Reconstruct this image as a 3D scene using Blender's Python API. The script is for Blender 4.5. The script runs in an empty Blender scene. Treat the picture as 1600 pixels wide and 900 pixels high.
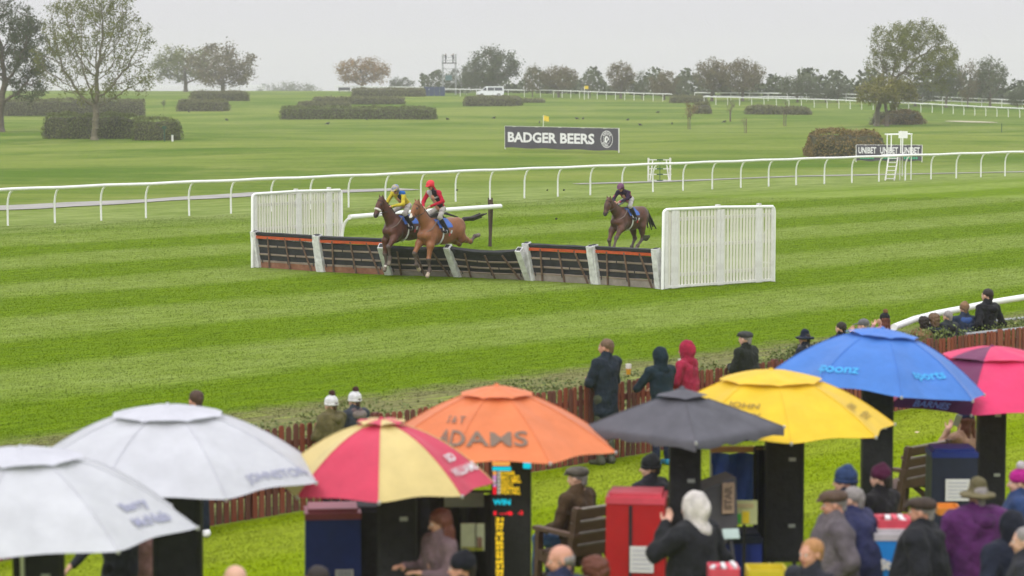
import bpy, math, random
import numpy as np
from mathutils import Matrix, Vector, Euler
sc = bpy.context.scene
COL = sc.collection
random.seed(7); RNG = np.random.default_rng(7)

# ------------------------------------------------------------------ camera
CAM_H = 5.4; FPX = 3800.0; PITCH = math.atan(325/3800.0)
cam_d = bpy.data.cameras.new('camera'); cam = bpy.data.objects.new('camera', cam_d); COL.objects.link(cam)
cam.location = (0, 0, CAM_H); cam.rotation_euler = (math.pi/2 - PITCH, 0, 0)
cam_d.sensor_width = 36; cam_d.lens = 36*FPX/1600; cam_d.clip_end = 6000; cam_d.clip_start = 0.5
cam_d.dof.use_dof = True; cam_d.dof.focus_distance = 74; cam_d.dof.aperture_fstop = 1.8
sc.camera = cam

# ------------------------------------------------------------------ world: overcast sky
SUN_EL = math.radians(38); SUN_AZ = math.radians(200)
w = bpy.data.worlds.new('World'); sc.world = w; w.use_nodes = True
nt = w.node_tree; nt.nodes.clear()
def N(t, ty, **kw):
    n = t.nodes.new(ty)
    for k, v in kw.items(): setattr(n, k, v)
    return n
out = N(nt, 'ShaderNodeOutputWorld'); bg = N(nt, 'ShaderNodeBackground'); bg.inputs[1].default_value = 0.1
sky = N(nt, 'ShaderNodeTexSky'); sky.sky_type = 'NISHITA'; sky.sun_disc = False
sky.sun_elevation = SUN_EL; sky.sun_rotation = SUN_AZ; sky.air_density = 1; sky.dust_density = 4
tc = N(nt, 'ShaderNodeTexCoord'); sx = N(nt, 'ShaderNodeSeparateXYZ')
nt.links.new(tc.outputs['Generated'], sx.inputs[0])
mr = N(nt, 'ShaderNodeMapRange'); mr.inputs[1].default_value = 0; mr.inputs[2].default_value = 1
mr.inputs[3].default_value = 1.0; mr.inputs[4].default_value = 2.9   # CIE overcast: the zenith three times the horizon
nt.links.new(sx.outputs[2], mr.inputs[0])
cl = N(nt, 'ShaderNodeVectorMath', operation='SCALE'); cl.inputs[0].default_value = (7.35, 7.28, 7.75)
nt.links.new(mr.outputs[0], cl.inputs['Scale'])
mx = N(nt, 'ShaderNodeMixRGB'); mx.inputs[0].default_value = 0.93
nt.links.new(sky.outputs[0], mx.inputs[1]); nt.links.new(cl.outputs[0], mx.inputs[2])
nt.links.new(mx.outputs[0], bg.inputs[0]); nt.links.new(bg.outputs[0], out.inputs[0])
sd = bpy.data.lights.new('sun', 'SUN'); sun = bpy.data.objects.new('sun', sd); COL.objects.link(sun)
sd.energy = 1.3; sd.angle = math.radians(16); sd.color = (1, .97, .92)
sun.rotation_euler = Vector((math.sin(SUN_AZ)*math.cos(SUN_EL), math.cos(SUN_AZ)*math.cos(SUN_EL), math.sin(SUN_EL))).to_track_quat('Z', 'Y').to_euler()
sc.view_settings.view_transform = 'Standard'; sc.view_settings.look = 'None'
sc.view_settings.exposure = 0.0; sc.view_settings.gamma = 1.0
sc.cycles.max_bounces = 5; sc.cycles.diffuse_bounces = 2; sc.cycles.glossy_bounces = 2
sc.cycles.transparent_max_bounces = 6; sc.cycles.volume_bounces = 1

# ------------------------------------------------------------------ places
ANG = math.radians(46)                       # the course runs this way
TD = np.array([math.cos(ANG), math.sin(ANG)]); ND = np.array([-math.sin(ANG), math.cos(ANG)])
def sstep(a, b, x):
    t = np.clip((x-a)/(b-a), 0, 1); return t*t*(3-2*t)
def gz(x, y):
    x = np.asarray(x, float); y = np.asarray(y, float)
    v = x*ND[0]+y*ND[1]
    far = sstep(85, 140, v)
    h = 2.5*sstep(290, 480, y) - 22*sstep(640, 1600, y)
    h = h + far*(0.22*np.sin(x*.045+1.3)*np.sin(y*.04+.4) + .14*np.sin(x*.11+y*.05))*sstep(900, 300, y)
    h = h + .55*np.exp(-((x-34)**2/500+(y-215)**2/260))
    return h
def ray(px, py):
    d = Vector(((px-800)/FPX, (450-py)/FPX, -1.0)); d.rotate(cam.rotation_euler); return d
def at_d(px, py, D):
    d = ray(px, py); k = D/d.y; return Vector((d.x*k, D, CAM_H+d.z*k))
def at_z(px, py, z):
    d = ray(px, py); k = (z-CAM_H)/d.z; return Vector((d.x*k, d.y*k, z))
def at_g(px, py):
    d = ray(px, py); D0 = 10.0
    def f(D): return CAM_H+d.z/d.y*D - float(gz(d.x/d.y*D, D))
    D1 = D0
    while D1 < 1500:
        D1 = D0*1.03
        if f(D1) < 0: break
        D0 = D1
    for _ in range(30):
        m = (D0+D1)/2
        if f(m) < 0: D1 = m
        else: D0 = m
    return Vector((d.x/d.y*D0, D0, float(gz(d.x/d.y*D0, D0))))
def place_top(px, ytop, h):                 # where a thing h high stands whose top shows at that height
    p = at_z(px, ytop, h); return Vector((p.x, p.y, 0))

# ------------------------------------------------------------------ materials
MATS = {}
def lin(c):
    return tuple(((v/255/12.92) if v/255 <= .04045 else ((v/255+.055)/1.055)**2.4) for v in c)
def mat(name, color, rough=.8, var=.15, scale=8, bump=0.0, bscale=60, metal=0, sheen=0, spec=.35, emit=0, color2=None, vec='Object', stretch=None, coat=0, bdist=.02):
    if name in MATS: return MATS[name]
    m = bpy.data.materials.new(name); m.use_nodes = True; t = m.node_tree; b = t.nodes['Principled BSDF']
    b.inputs['Roughness'].default_value = rough; b.inputs['Metallic'].default_value = metal
    b.inputs['Specular IOR Level'].default_value = spec
    if sheen: b.inputs['Sheen Weight'].default_value = sheen
    if coat: b.inputs['Coat Weight'].default_value = coat
    tc = N(t, 'ShaderNodeTexCoord'); src = tc.outputs[vec]
    if stretch:
        mp = N(t, 'ShaderNodeMapping'); mp.inputs['Scale'].default_value = stretch
        t.links.new(src, mp.inputs[0]); src = mp.outputs[0]
    if var or color2:
        no = N(t, 'ShaderNodeTexNoise'); no.inputs['Scale'].default_value = scale; no.inputs['Detail'].default_value = 6; no.inputs['Roughness'].default_value = .65
        t.links.new(src, no.inputs['Vector'])
        cr = N(t, 'ShaderNodeValToRGB'); cr.color_ramp.elements[0].position = .3; cr.color_ramp.elements[1].position = .7
        c2 = color2 or tuple(min(1, c*(1+var)) for c in color); c1 = color if color2 else tuple(c*(1-var) for c in color)
        cr.color_ramp.elements[0].color = (*c1, 1); cr.color_ramp.elements[1].color = (*c2, 1)
        t.links.new(no.outputs[0], cr.inputs[0]); t.links.new(cr.outputs[0], b.inputs['Base Color'])
    else:
        b.inputs['Base Color'].default_value = (*color, 1)
    if bump:
        n2 = N(t, 'ShaderNodeTexNoise'); n2.inputs['Scale'].default_value = bscale; n2.inputs['Detail'].default_value = 4
        t.links.new(src, n2.inputs['Vector'])
        bp = N(t, 'ShaderNodeBump'); bp.inputs['Strength'].default_value = bump; bp.inputs['Distance'].default_value = bdist
        t.links.new(n2.outputs[0], bp.inputs['Height']); t.links.new(bp.outputs[0], b.inputs['Normal'])
    if emit:
        b.inputs['Emission Color'].default_value = (*color, 1); b.inputs['Emission Strength'].default_value = emit
    MATS[name] = m; return m
def thin(m, f):
    "let some light through a thin sheet"
    t = m.node_tree; b = t.nodes['Principled BSDF']; o = [n for n in t.nodes if n.type == 'OUTPUT_MATERIAL'][0]; tr = N(t, 'ShaderNodeBsdfTranslucent'); mx = N(t, 'ShaderNodeMixShader'); mx.inputs[0].default_value = f
    if b.inputs['Base Color'].is_linked: t.links.new(b.inputs['Base Color'].links[0].from_socket, tr.inputs[0])
    else: tr.inputs[0].default_value = b.inputs['Base Color'].default_value
    t.links.new(b.outputs[0], mx.inputs[1]); t.links.new(tr.outputs[0], mx.inputs[2]); t.links.new(mx.outputs[0], o.inputs['Surface']); return m
def cloth(rgb, **kw):
    k = dict(rough=.85, var=.35, scale=7, bump=1.0, bscale=11, bdist=.035, sheen=.03, spec=.2); k.update(kw)
    return mat('cloth_%02x%02x%02x' % rgb, tuple(c*.62 for c in lin(rgb)), **k)

# ------------------------------------------------------------------ objects
def tag(o, label=None, cat=None, group=None, kind=None):
    if label: o['label'] = label
    if cat: o['category'] = cat
    if group: o['group'] = group
    if kind: o['kind'] = kind
    return o
def empty(name, loc=(0, 0, 0), rz=0, label=None, cat=None, group=None, rot=None):
    o = bpy.data.objects.new(name, None); COL.objects.link(o); o.location = loc; o.empty_display_size = .2
    o.rotation_euler = rot if rot else (0, 0, rz)
    return tag(o, label, cat, group)
def mesh_np(name, V, F, mats, fm=None, smooth=False):
    me = bpy.data.meshes.new(name); V = np.asarray(V, np.float32)
    if isinstance(F, np.ndarray):
        k = F.shape[1]; n = len(F)
        me.vertices.add(len(V)); me.vertices.foreach_set('co', V.ravel())
        me.loops.add(n*k); me.loops.foreach_set('vertex_index', F.astype(np.int32).ravel())
        me.polygons.add(n); me.polygons.foreach_set('loop_start', np.arange(0, n*k, k, dtype=np.int32))
        me.polygons.foreach_set('loop_total', np.full(n, k, np.int32))
        me.update(calc_edges=True)
    else:
        me.from_pydata(V.tolist(), [], [list(f) for f in F])
    for m in (mats if isinstance(mats, (list, tuple)) else [mats]): me.materials.append(m)
    if fm is not None: me.polygons.foreach_set('material_index', np.asarray(fm, np.int32))
    if smooth: me.polygons.foreach_set('use_smooth', np.ones(len(me.polygons), bool))
    return me
def link(name, me, parent=None, loc=None, rot=None):
    o = bpy.data.objects.new(name, me); COL.objects.link(o)
    if parent: o.parent = parent
    if loc is not None: o.location = loc
    if rot is not None: o.rotation_euler = rot
    return o
class MB:
    "collects shapes into one mesh"
    def __init__(s): s.v = []; s.f = []; s.m = []; s.mats = []
    def mi(s, m):
        if m is None: return 0
        if m not in s.mats: s.mats.append(m)
        return s.mats.index(m)
    def add(s, V, F, m=None, M=None):
        o = len(s.v); i = s.mi(m)
        for p in V:
            p = Vector(p); s.v.append(tuple(M @ p if M else p))
        for f in F: s.f.append([a+o for a in f]); s.m.append(i)
    def box(s, c, d, m=None, rot=None, M=None, taper=1.0):
        x, y, z = d[0]/2, d[1]/2, d[2]/2
        V = [(-x, -y, -z), (x, -y, -z), (x, y, -z), (-x, y, -z), (-x*taper, -y*taper, z), (x*taper, -y*taper, z), (x*taper, y*taper, z), (-x*taper, y*taper, z)]
        T = Matrix.Translation(c)
        if rot: T = T @ Euler(rot).to_matrix().to_4x4()
        if M: T = M @ T
        s.add(V, [(0, 3, 2, 1), (4, 5, 6, 7), (0, 1, 5, 4), (1, 2, 6, 5), (2, 3, 7, 6), (3, 0, 4, 7)], m, T)
    def bar(s, a, b, wd, th, m=None, up=(0, 0, 1)):
        a = Vector(a); b = Vector(b); d = b-a; L = d.length; d.normalize(); u = Vector(up)
        sdir = d.cross(u)
        if sdir.length < 1e-4: sdir = d.cross(Vector((1, 0, 0)))
        sdir.normalize(); u = sdir.cross(d)
        Mx = Matrix((d, sdir, u)).transposed().to_4x4(); Mx.translation = (a+b)/2
        s.box((0, 0, 0), (L, wd, th), m, M=Mx)
    def tube(s, pts, r, m=None, n=8, caps=True):
        P = [Vector(p) for p in pts]; R = r if isinstance(r, (list, tuple)) else [r]*len(P)
        V = []; F = []; pu = None
        for i, p in enumerate(P):
            d = (P[min(i+1, len(P)-1)]-P[max(i-1, 0)]).normalized()
            u = pu if pu else (Vector((0, 0, 1)) if abs(d.z) < .9 else Vector((1, 0, 0)))
            u = (u-d*u.dot(d)).normalized(); pu = u; q = d.cross(u)
            for k in range(n):
                a = 2*math.pi*k/n; V.append(p+(u*math.cos(a)+q*math.sin(a))*R[i])
        for i in range(len(P)-1):
            for k in range(n):
                F.append((i*n+k, i*n+(k+1) % n, (i+1)*n+(k+1) % n, (i+1)*n+k))
        if caps: F.append(tuple(range(n-1, -1, -1))); F.append(tuple((len(P)-1)*n+k for k in range(n)))
        s.add(V, F, m)
    def lathe(s, prof, m=None, n=16, c=(0, 0, 0)):
        V = []; F = []
        for r, z in prof:
            for k in range(n):
                a = 2*math.pi*k/n; V.append((c[0]+r*math.cos(a), c[1]+r*math.sin(a), c[2]+z))
        for i in range(len(prof)-1):
            for k in range(n): F.append((i*n+k, i*n+(k+1) % n, (i+1)*n+(k+1) % n, (i+1)*n+k))
        s.add(V, F, m)
    def mesh(s, name, m=None, smooth=False):
        mats = s.mats if s.mats else [m]
        me = bpy.data.meshes.new(name); me.from_pydata(s.v, [], s.f)
        for x in mats: me.materials.append(x)
        me.polygons.foreach_set('material_index', np.array(s.m, np.int32))
        if smooth:
            me.polygons.foreach_set('use_smooth', np.ones(len(s.f), bool))
            me.set_sharp_from_angle(angle=math.radians(40))
        me.update(); return me
    def build(s, name, m=None, parent=None, smooth=False, loc=None, rot=None):
        return link(name, s.mesh(name, m, smooth), parent, loc, rot)
def split_tris(V, F, L):
    V = [tuple(v) for v in V]; out = []; st = [tuple(f) for f in F]; cache = {}
    st = [(f[0], f[i], f[i+1]) for f in st for i in range(1, len(f)-1)]
    while st:
        a, b, c = st.pop(); e = [(math.dist(V[a], V[b]), a, b, c), (math.dist(V[b], V[c]), b, c, a), (math.dist(V[c], V[a]), c, a, b)]; m, p, q, r = max(e)
        if m < L: out.append((a, b, c)); continue
        k = (min(p, q), max(p, q))
        if k not in cache: cache[k] = len(V); V.append(tuple((V[p][i]+V[q][i])/2 for i in range(3)))
        n = cache[k]; st += [(p, n, r), (n, q, r)]
    return V, out
def text_geo(txt, size, weight=0.0, align='CENTER'):
    cu = bpy.data.curves.new('txt', 'FONT'); cu.body = txt; cu.size = size; cu.align_x = align; cu.offset = weight; cu.resolution_u = 3
    o = bpy.data.objects.new('txt', cu); me = o.to_mesh()
    V = [tuple(v.co) for v in me.vertices]; F = [tuple(p.vertices) for p in me.polygons]
    o.to_mesh_clear(); bpy.data.objects.remove(o); bpy.data.curves.remove(cu)
    return V, F

# ------------------------------------------------------------------ smooth solid bodies from blended limbs
def _smin(a, b, k):
    h = np.maximum(k-np.abs(a-b), 0)/k; return np.minimum(a, b)-h*h*k*.25
def C(a, b, r0, r1, m=0, sy=1.0): return ('c', np.array(a, float), np.array(b, float), r0, r1, m, sy)
def E(c, r, m=0, R=None, cut=False): return ('e', np.array(c, float), np.array(r, float), R, None, m, cut)
def S(c, r, m=0): return C(c, c, r, r, m)
def rotY(a): return np.array([[math.cos(a), 0, math.sin(a)], [0, 1, 0], [-math.sin(a), 0, math.cos(a)]])
def rotX(a): return np.array([[1, 0, 0], [0, math.cos(a), -math.sin(a)], [0, math.sin(a), math.cos(a)]])
def rotZ(a): return np.array([[math.cos(a), -math.sin(a), 0], [math.sin(a), math.cos(a), 0], [0, 0, 1]])
def _eval(p, P):
    if p[0] == 'c':
        _, a, b, r0, r1, m, sy = p; ab = b-a; L = ab@ab
        if sy != 1.0:
            P = P*np.array([1, 1/sy, 1]); a = a*np.array([1, 1/sy, 1]); ab = ab*np.array([1, 1/sy, 1]); L = ab@ab
        t = np.clip(((P-a)@ab)/L, 0, 1) if L > 1e-9 else np.zeros(P.shape[:-1])
        return np.linalg.norm(P-a-t[..., None]*ab, axis=-1)-(r0+(r1-r0)*t)
    if p[0] == 'e':
        _, c, r, R, _, m, cut = p; q = P-c
        if R is not None: q = q@R
        k0 = np.linalg.norm(q/r, axis=-1); k1 = np.linalg.norm(q/(r*r), axis=-1)+1e-9
        return k0*(k0-1)/k1
def _bb(p):
    if p[0] == 'c':
        r = max(p[3], p[4])*max(1, p[6]); return np.minimum(p[1], p[2])-r, np.maximum(p[1], p[2])+r
    r = p[2].max() if p[3] is not None else p[2]; return p[1]-r, p[1]+r
def solid(prims, vox, k=.03, planes=(), noise=0, nfreq=20, cuts=()):
    lo = np.min([_bb(p)[0] for p in prims], axis=0)-vox*2.5-k*.3; hi = np.max([_bb(p)[1] for p in prims], axis=0)+vox*2.5+k*.3
    n = np.ceil((hi-lo)/vox).astype(int)+1
    F = np.full(n, 9.0); ax = [lo[i]+vox*np.arange(n[i]) for i in range(3)]
    mg = max(k, vox*3)
    for p in prims:
        a, b = _bb(p); i0 = np.clip(np.floor((a-mg-lo)/vox).astype(int), 0, n); i1 = np.clip(np.ceil((b+mg-lo)/vox).astype(int)+1, 0, n)
        sl = tuple(slice(i0[i], i1[i]) for i in range(3))
        P = np.stack(np.meshgrid(*[ax[i][sl[i]] for i in range(3)], indexing='ij'), -1)
        F[sl] = _smin(F[sl], _eval(p, P), k)
    if noise or planes or cuts:
        P = np.stack(np.meshgrid(*ax, indexing='ij'), -1)
        if noise:
            x, y, z = P[..., 0], P[..., 1], P[..., 2]
            F = F+noise*(np.sin(nfreq*(z+.4*x)+2*np.sin(nfreq*.6*y))*np.sin(nfreq*.8*(y-.3*z)+1)+.5*np.sin(nfreq*2.1*(x+.5*z)+1.7*np.sin(nfreq*y)))
        for c in cuts: F = np.maximum(F, -_eval(c, P))
        for nn, d in planes: F = np.maximum(F, P@np.array(nn, float)-d)
    ins = F < 0
    c = [ins[i:n[0]-1+i, j:n[1]-1+j, l:n[2]-1+l] for i in (0, 1) for j in (0, 1) for l in (0, 1)]
    s = sum(x.astype(np.int8) for x in c); act = (s > 0) & (s < 8); idx = np.full(act.shape, -1); ids = np.argwhere(act); idx[act] = np.arange(len(ids))
    acc = np.zeros((len(ids), 3)); cnt = np.zeros(len(ids))
    cor = [(i, j, l) for i in (0, 1) for j in (0, 1) for l in (0, 1)]
    for A in cor:
        for ax_ in range(3):
            if A[ax_]: continue
            B = list(A); B[ax_] = 1
            ia = ids+A; ib = ids+B; fa = F[ia[:, 0], ia[:, 1], ia[:, 2]]; fb = F[ib[:, 0], ib[:, 1], ib[:, 2]]
            mk = (fa < 0) != (fb < 0); t = np.where(mk, fa/(fa-fb+1e-12), 0)
            pt = np.array(A)+np.zeros((len(ids), 3)); pt[:, ax_] += t
            acc[mk] += pt[mk]; cnt[mk] += 1
    V = lo+vox*(ids+acc/cnt[:, None])
    Q = []
    for ax_ in range(3):
        u, v = (ax_+1) % 3, (ax_+2) % 3
        sa = [slice(1, n[i]-1) for i in range(3)]; sb = list(sa); sa[ax_] = slice(0, n[ax_]-1); sb[ax_] = slice(1, n[ax_])
        A = ins[tuple(sa)]; B = ins[tuple(sb)]; off = np.array([1, 1, 1]); off[ax_] = 0
        for fl in (True, False):
            e = np.argwhere((A != B) & (A == fl))+off
            if not len(e): continue
            du = np.zeros(3, int); du[u] = 1; dv = np.zeros(3, int); dv[v] = 1
            q = np.stack([idx[tuple((e-du-dv).T)], idx[tuple((e-dv).T)], idx[tuple(e.T)], idx[tuple((e-du).T)]], 1)
            Q.append(q if fl else q[:, ::-1])
    Q = np.concatenate(Q); fc = V[Q].mean(1)
    D = np.stack([_eval(p, fc) for p in prims], 1); ml = np.array([p[5] for p in prims]); fm = ml[D.argmin(1)]
    return V, Q, fm
def join(parts):
    Vs = []; Qs = []; Ms = []; o = 0
    for V, Q, M_ in parts:
        Vs.append(V); Qs.append(Q+o); Ms.append(M_); o += len(V)
    return np.concatenate(Vs), np.concatenate(Qs), np.concatenate(Ms)
def body_obj(name, geo, mats, parent):
    V, Q, fm = geo; return link(name, mesh_np(name, V, Q, mats, fm, True), parent)
# ================================================================== GROUND
def grass_group():
    g = bpy.data.node_groups.new('turf_colour', 'ShaderNodeTree')
    g.interface.new_socket('Color', in_out='OUTPUT', socket_type='NodeSocketColor')
    g.interface.new_socket('Fine', in_out='OUTPUT', socket_type='NodeSocketFloat')
    L = g.links.new; o = N(g, 'NodeGroupOutput'); geo = N(g, 'ShaderNodeNewGeometry')
    def math_(op, a, b=None, c=None, clamp=False):
        n = N(g, 'ShaderNodeMath', operation=op); n.use_clamp = clamp
        for i, x in enumerate((a, b, c)):
            if x is None: continue
            if isinstance(x, (int, float)): n.inputs[i].default_value = x
            else: L(x, n.inputs[i])
        return n.outputs[0]
    def noise(scale, det=3, vec=None, rough=.6):
        n = N(g, 'ShaderNodeTexNoise'); n.inputs['Scale'].default_value = scale; n.inputs['Detail'].default_value = det; n.inputs['Roughness'].default_value = rough
        L(vec if vec else geo.outputs['Position'], n.inputs['Vector']); return n.outputs[0]
    def mixc(f, a, b):
        n = N(g, 'ShaderNodeMixRGB')
        if isinstance(f, (int, float)): n.inputs[0].default_value = f
        else: L(f, n.inputs[0])
        for i, x in ((1, a), (2, b)):
            if isinstance(x, tuple): n.inputs[i].default_value = (*x, 1)
            else: L(x, n.inputs[i])
        return n.outputs[0]
    def ramp(x, a, b):
        n = N(g, 'ShaderNodeMapRange'); n.interpolation_type = 'SMOOTHSTEP'; n.inputs[1].default_value = a; n.inputs[2].default_value = b
        L(x, n.inputs[0]); return n.outputs[0]
    # frame turned to the course: X runs along the rails, Y across
    mp = N(g, 'ShaderNodeVectorRotate'); mp.rotation_type = 'Z_AXIS'; mp.inputs['Angle'].default_value = -ANG
    L(geo.outputs['Position'], mp.inputs[0]); UV = mp.outputs[0]
    sp = N(g, 'ShaderNodeSeparateXYZ'); L(UV, sp.inputs[0]); v = sp.outputs[1]
    wob = math_('MULTIPLY_ADD', noise(.12, 2), 1.8, -.9)
    fine_w = math_('MULTIPLY_ADD', noise(1.6, 3), 1.2, -.6)
    vs = math_('ADD', v, math_('ADD', wob, fine_w))
    st = math_('COSINE', math_('MULTIPLY', math_('SUBTRACT', vs, 36.4), 2*math.pi/8.1))
    stripe = ramp(st, -.55, .65)
    stv = N(g, 'ShaderNodeMapping'); stv.inputs['Scale'].default_value = (.5, 2.6, 1); L(UV, stv.inputs[0])
    streak = noise(1.1, 5, stv.outputs[0], .7)
    patch = ramp(noise(.35, 4, None, .65), .36, .66)
    lush, lush2 = (.132, .214, .001), (.10, .172, .001)
    pale, pale2 = (.215, .285, .062), (.168, .235, .03)
    c_l = mixc(ramp(streak, .36, .66), lush2, lush); c_p = mixc(ramp(streak, .36, .66), pale2, pale)
    track = mixc(math_('MULTIPLY', stripe, math_('MULTIPLY_ADD', patch, .3, .7)), c_l, c_p)  # mown stripes: sheen of blades laid either way, put into the colour
    dv = N(g, 'ShaderNodeMapping'); dv.inputs['Scale'].default_value = (2.0, 3.4, 1); L(UV, dv.inputs[0])
    divot = math_('MULTIPLY', ramp(noise(1.0, 3, dv.outputs[0], .55), .70, .76), ramp(noise(.16, 2), .42, .62)); track = mixc(math_('MULTIPLY', divot, .65), track, (.075, .10, .01))
    # lawn on the near side of the fence
    lst = ramp(math_('SINE', math_('MULTIPLY', math_('ADD', v, math_('MULTIPLY', wob, .5)), 2.1)), -.5, .5)
    lawn = mixc(lst, (.185, .262, .0), (.235, .30, .018))
    lawn = mixc(math_('MULTIPLY', patch, .4), lawn, (.21, .28, .01))
    # open fields beyond the far rail
    fst = N(g, 'ShaderNodeMapping'); fst.inputs['Scale'].default_value = (.012, .05, 1); fst.inputs['Rotation'].default_value = (0, 0, .12); L(geo.outputs['Position'], fst.inputs[0])
    fn = noise(1.0, 5, fst.outputs[0], .6)
    field = mixc(ramp(fn, .40, .60), (.075, .140, .008), (.165, .215, .035))
    fn2 = noise(.09, 6, None, .7)
    field = mixc(math_('MULTIPLY', ramp(fn2, .45, .7), .7), field, (.22, .25, .06))
    stv2 = N(g, 'ShaderNodeMapping'); stv2.inputs['Scale'].default_value = (.1, .7, 1); stv2.inputs['Rotation'].default_value = (0, 0, -.1); L(geo.outputs['Position'], stv2.inputs[0])
    field = mixc(math_('MULTIPLY', ramp(noise(1.0, 4, stv2.outputs[0]), .50, .66), .6), field, (.075, .145, .01))
    # rough belt by the far rail
    rough = mixc(ramp(noise(.5, 6, stv.outputs[0], .7), .35, .65), (.13, .19, .03), (.235, .29, .085))
    # worn earth strip against the fence
    earth = mixc(ramp(noise(7, 6, None, .75), .38, .62), (.11, .105, .04), (.21, .20, .09))
    earth = mixc(ramp(noise(1.3, 5, stv.outputs[0], .7), .50, .70), earth, (.22, .27, .05))
    col = mixc(ramp(math_('ADD', v, fine_w), 68.5, 76.5), track, rough)
    col = mixc(ramp(math_('ADD', v, math_('MULTIPLY', wob, 2)), 80, 92), col, field)
    e = math_('MULTIPLY', ramp(math_('ADD', v, math_('MULTIPLY', fine_w, 1.2)), 31.2, 30.0), ramp(v, 22.6, 22.9))
    lw = ramp(v, 23.0, 22.8)
    col = mixc(math_('MULTIPLY', e, .9), col, earth); col = mixc(lw, col, lawn)
    # clumps and scuffs
    f1 = noise(9, 5, None, .75); f2 = noise(2.6, 5, stv.outputs[0], .75)
    tone = math_('MULTIPLY_ADD', f1, .42, .78)
    tone = math_('MULTIPLY', tone, math_('MULTIPLY_ADD', ramp(f2, .3, .6), .34, .74))
    n = N(g, 'ShaderNodeVectorMath', operation='SCALE'); L(col, n.inputs[0]); L(tone, n.inputs['Scale'])
    L(n.outputs[0], o.inputs[0]); L(f1, o.inputs[1]); return g
GG = grass_group()
def grass_mat(name, bump=.6, tr=0):
    m = bpy.data.materials.new(name); m.use_nodes = True; t = m.node_tree; b = t.nodes['Principled BSDF']
    g = N(t, 'ShaderNodeGroup'); g.node_tree = GG; t.links.new(g.outputs[0], b.inputs['Base Color'])
    b.inputs['Roughness'].default_value = .95; b.inputs['Specular IOR Level'].default_value = .03
    if bump:
        bp = N(t, 'ShaderNodeBump'); bp.inputs['Strength'].default_value = bump; bp.inputs['Distance'].default_value = .05
        t.links.new(g.outputs[1], bp.inputs['Height']); t.links.new(bp.outputs[0], b.inputs['Normal'])
    return m
M_TURF = grass_mat('turf'); M_BLADE = grass_mat('grass_blades', 0)
t_ = M_BLADE.node_tree; ge_ = N(t_, 'ShaderNodeNewGeometry'); va_ = N(t_, 'ShaderNodeVectorMath', operation='MULTIPLY_ADD'); va_.inputs[1].default_value = (.22,)*3; va_.inputs[2].default_value = (0, 0, 1)
vn_ = N(t_, 'ShaderNodeVectorMath', operation='NORMALIZE'); t_.links.new(ge_.outputs['Normal'], va_.inputs[0]); t_.links.new(va_.outputs[0], vn_.inputs[0]); t_.links.new(vn_.outputs[0], t_.nodes['Principled BSDF'].inputs['Normal'])
thin(M_BLADE, .45)
ys = np.concatenate([np.linspace(-40, 20, 8), np.geomspace(21, 5200, 330)]); ss = np.linspace(-1, 1, 170)
YY, SS = np.meshgrid(ys, ss, indexing='ij'); XX = SS*(np.abs(YY)*.55+45); ZZ = gz(XX, YY)
V = np.stack([XX, YY, ZZ], -1).reshape(-1, 3); nr, ncl = YY.shape
i = np.arange(nr-1)[:, None]*ncl+np.arange(ncl-1)[None]; F = np.stack([i, i+1, i+1+ncl, i+ncl], -1).reshape(-1, 4)
tag(link('ground', mesh_np('ground', V, F, M_TURF, smooth=True)), kind='structure')
# grass blades: thick close to the camera, thinner with distance
def blades(n0, ymin, ymax, hgt, vmin, vmax, name, label):
    Y = RNG.uniform(ymin**.5, ymax**.5, n0)**2; X = RNG.uniform(-.225, .225, n0)*Y
    v = X*ND[0]+Y*ND[1]; k = (v > vmin) & (v < vmax); X = X[k]; Y = Y[k]; n = len(X)
    a = RNG.uniform(0, 2*np.pi, n); wd = (.006+.00022*Y)*RNG.uniform(.6, 1.5, n); h = hgt*RNG.uniform(.5, 1.5, n)
    lx = RNG.normal(0, .5, n)*h; ly = RNG.normal(0, .5, n)*h; Z = gz(X, Y)
    P = np.stack([np.stack([X-np.cos(a)*wd, Y-np.sin(a)*wd, Z-.01], -1), np.stack([X+np.cos(a)*wd, Y+np.sin(a)*wd, Z-.01], -1), np.stack([X+lx, Y+ly, Z+h], -1)], 1).reshape(-1, 3)
    tag(link(name, mesh_np(name, P, np.arange(n*3).reshape(-1, 3), M_BLADE)), label, kind='stuff')
blades(260000, 20, 44, .013, 5, 22.8, 'grass', 'short mown grass of the lawn on the near side of the picket fence')
blades(520000, 32, 112, .013, 29.8, 76, 'grass', 'striped green turf of the racetrack between the rails')
n = 90; Y = RNG.uniform(22, 40, n); X = RNG.uniform(-.2, .22, n)*Y; k = X*ND[0]+Y*ND[1] < 22.5; X = X[k]; Y = Y[k]; n = len(X); a = RNG.uniform(0, 6.28, n); s_ = RNG.uniform(.02, .045, n)
P = np.stack([np.stack([X+np.cos(a+q)*s_*(1 if j % 2 == 0 else .55), Y+np.sin(a+q)*s_*(1 if j % 2 == 0 else .55), .03+.012*np.sin(a*3+q)], -1) for j, q in enumerate((0, 1.57, 3.14, 4.71))], 1).reshape(-1, 3)
tag(link('fallen_leaves', mesh_np('fallen_leaves', P, np.arange(len(P)).reshape(-1, 4), mat('fallen_leaf', (.42, .30, .12), .8, .4, 3, color2=(.60, .54, .40)))), 'scattered pale fallen leaves and litter on the lawn', kind='stuff')
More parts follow.
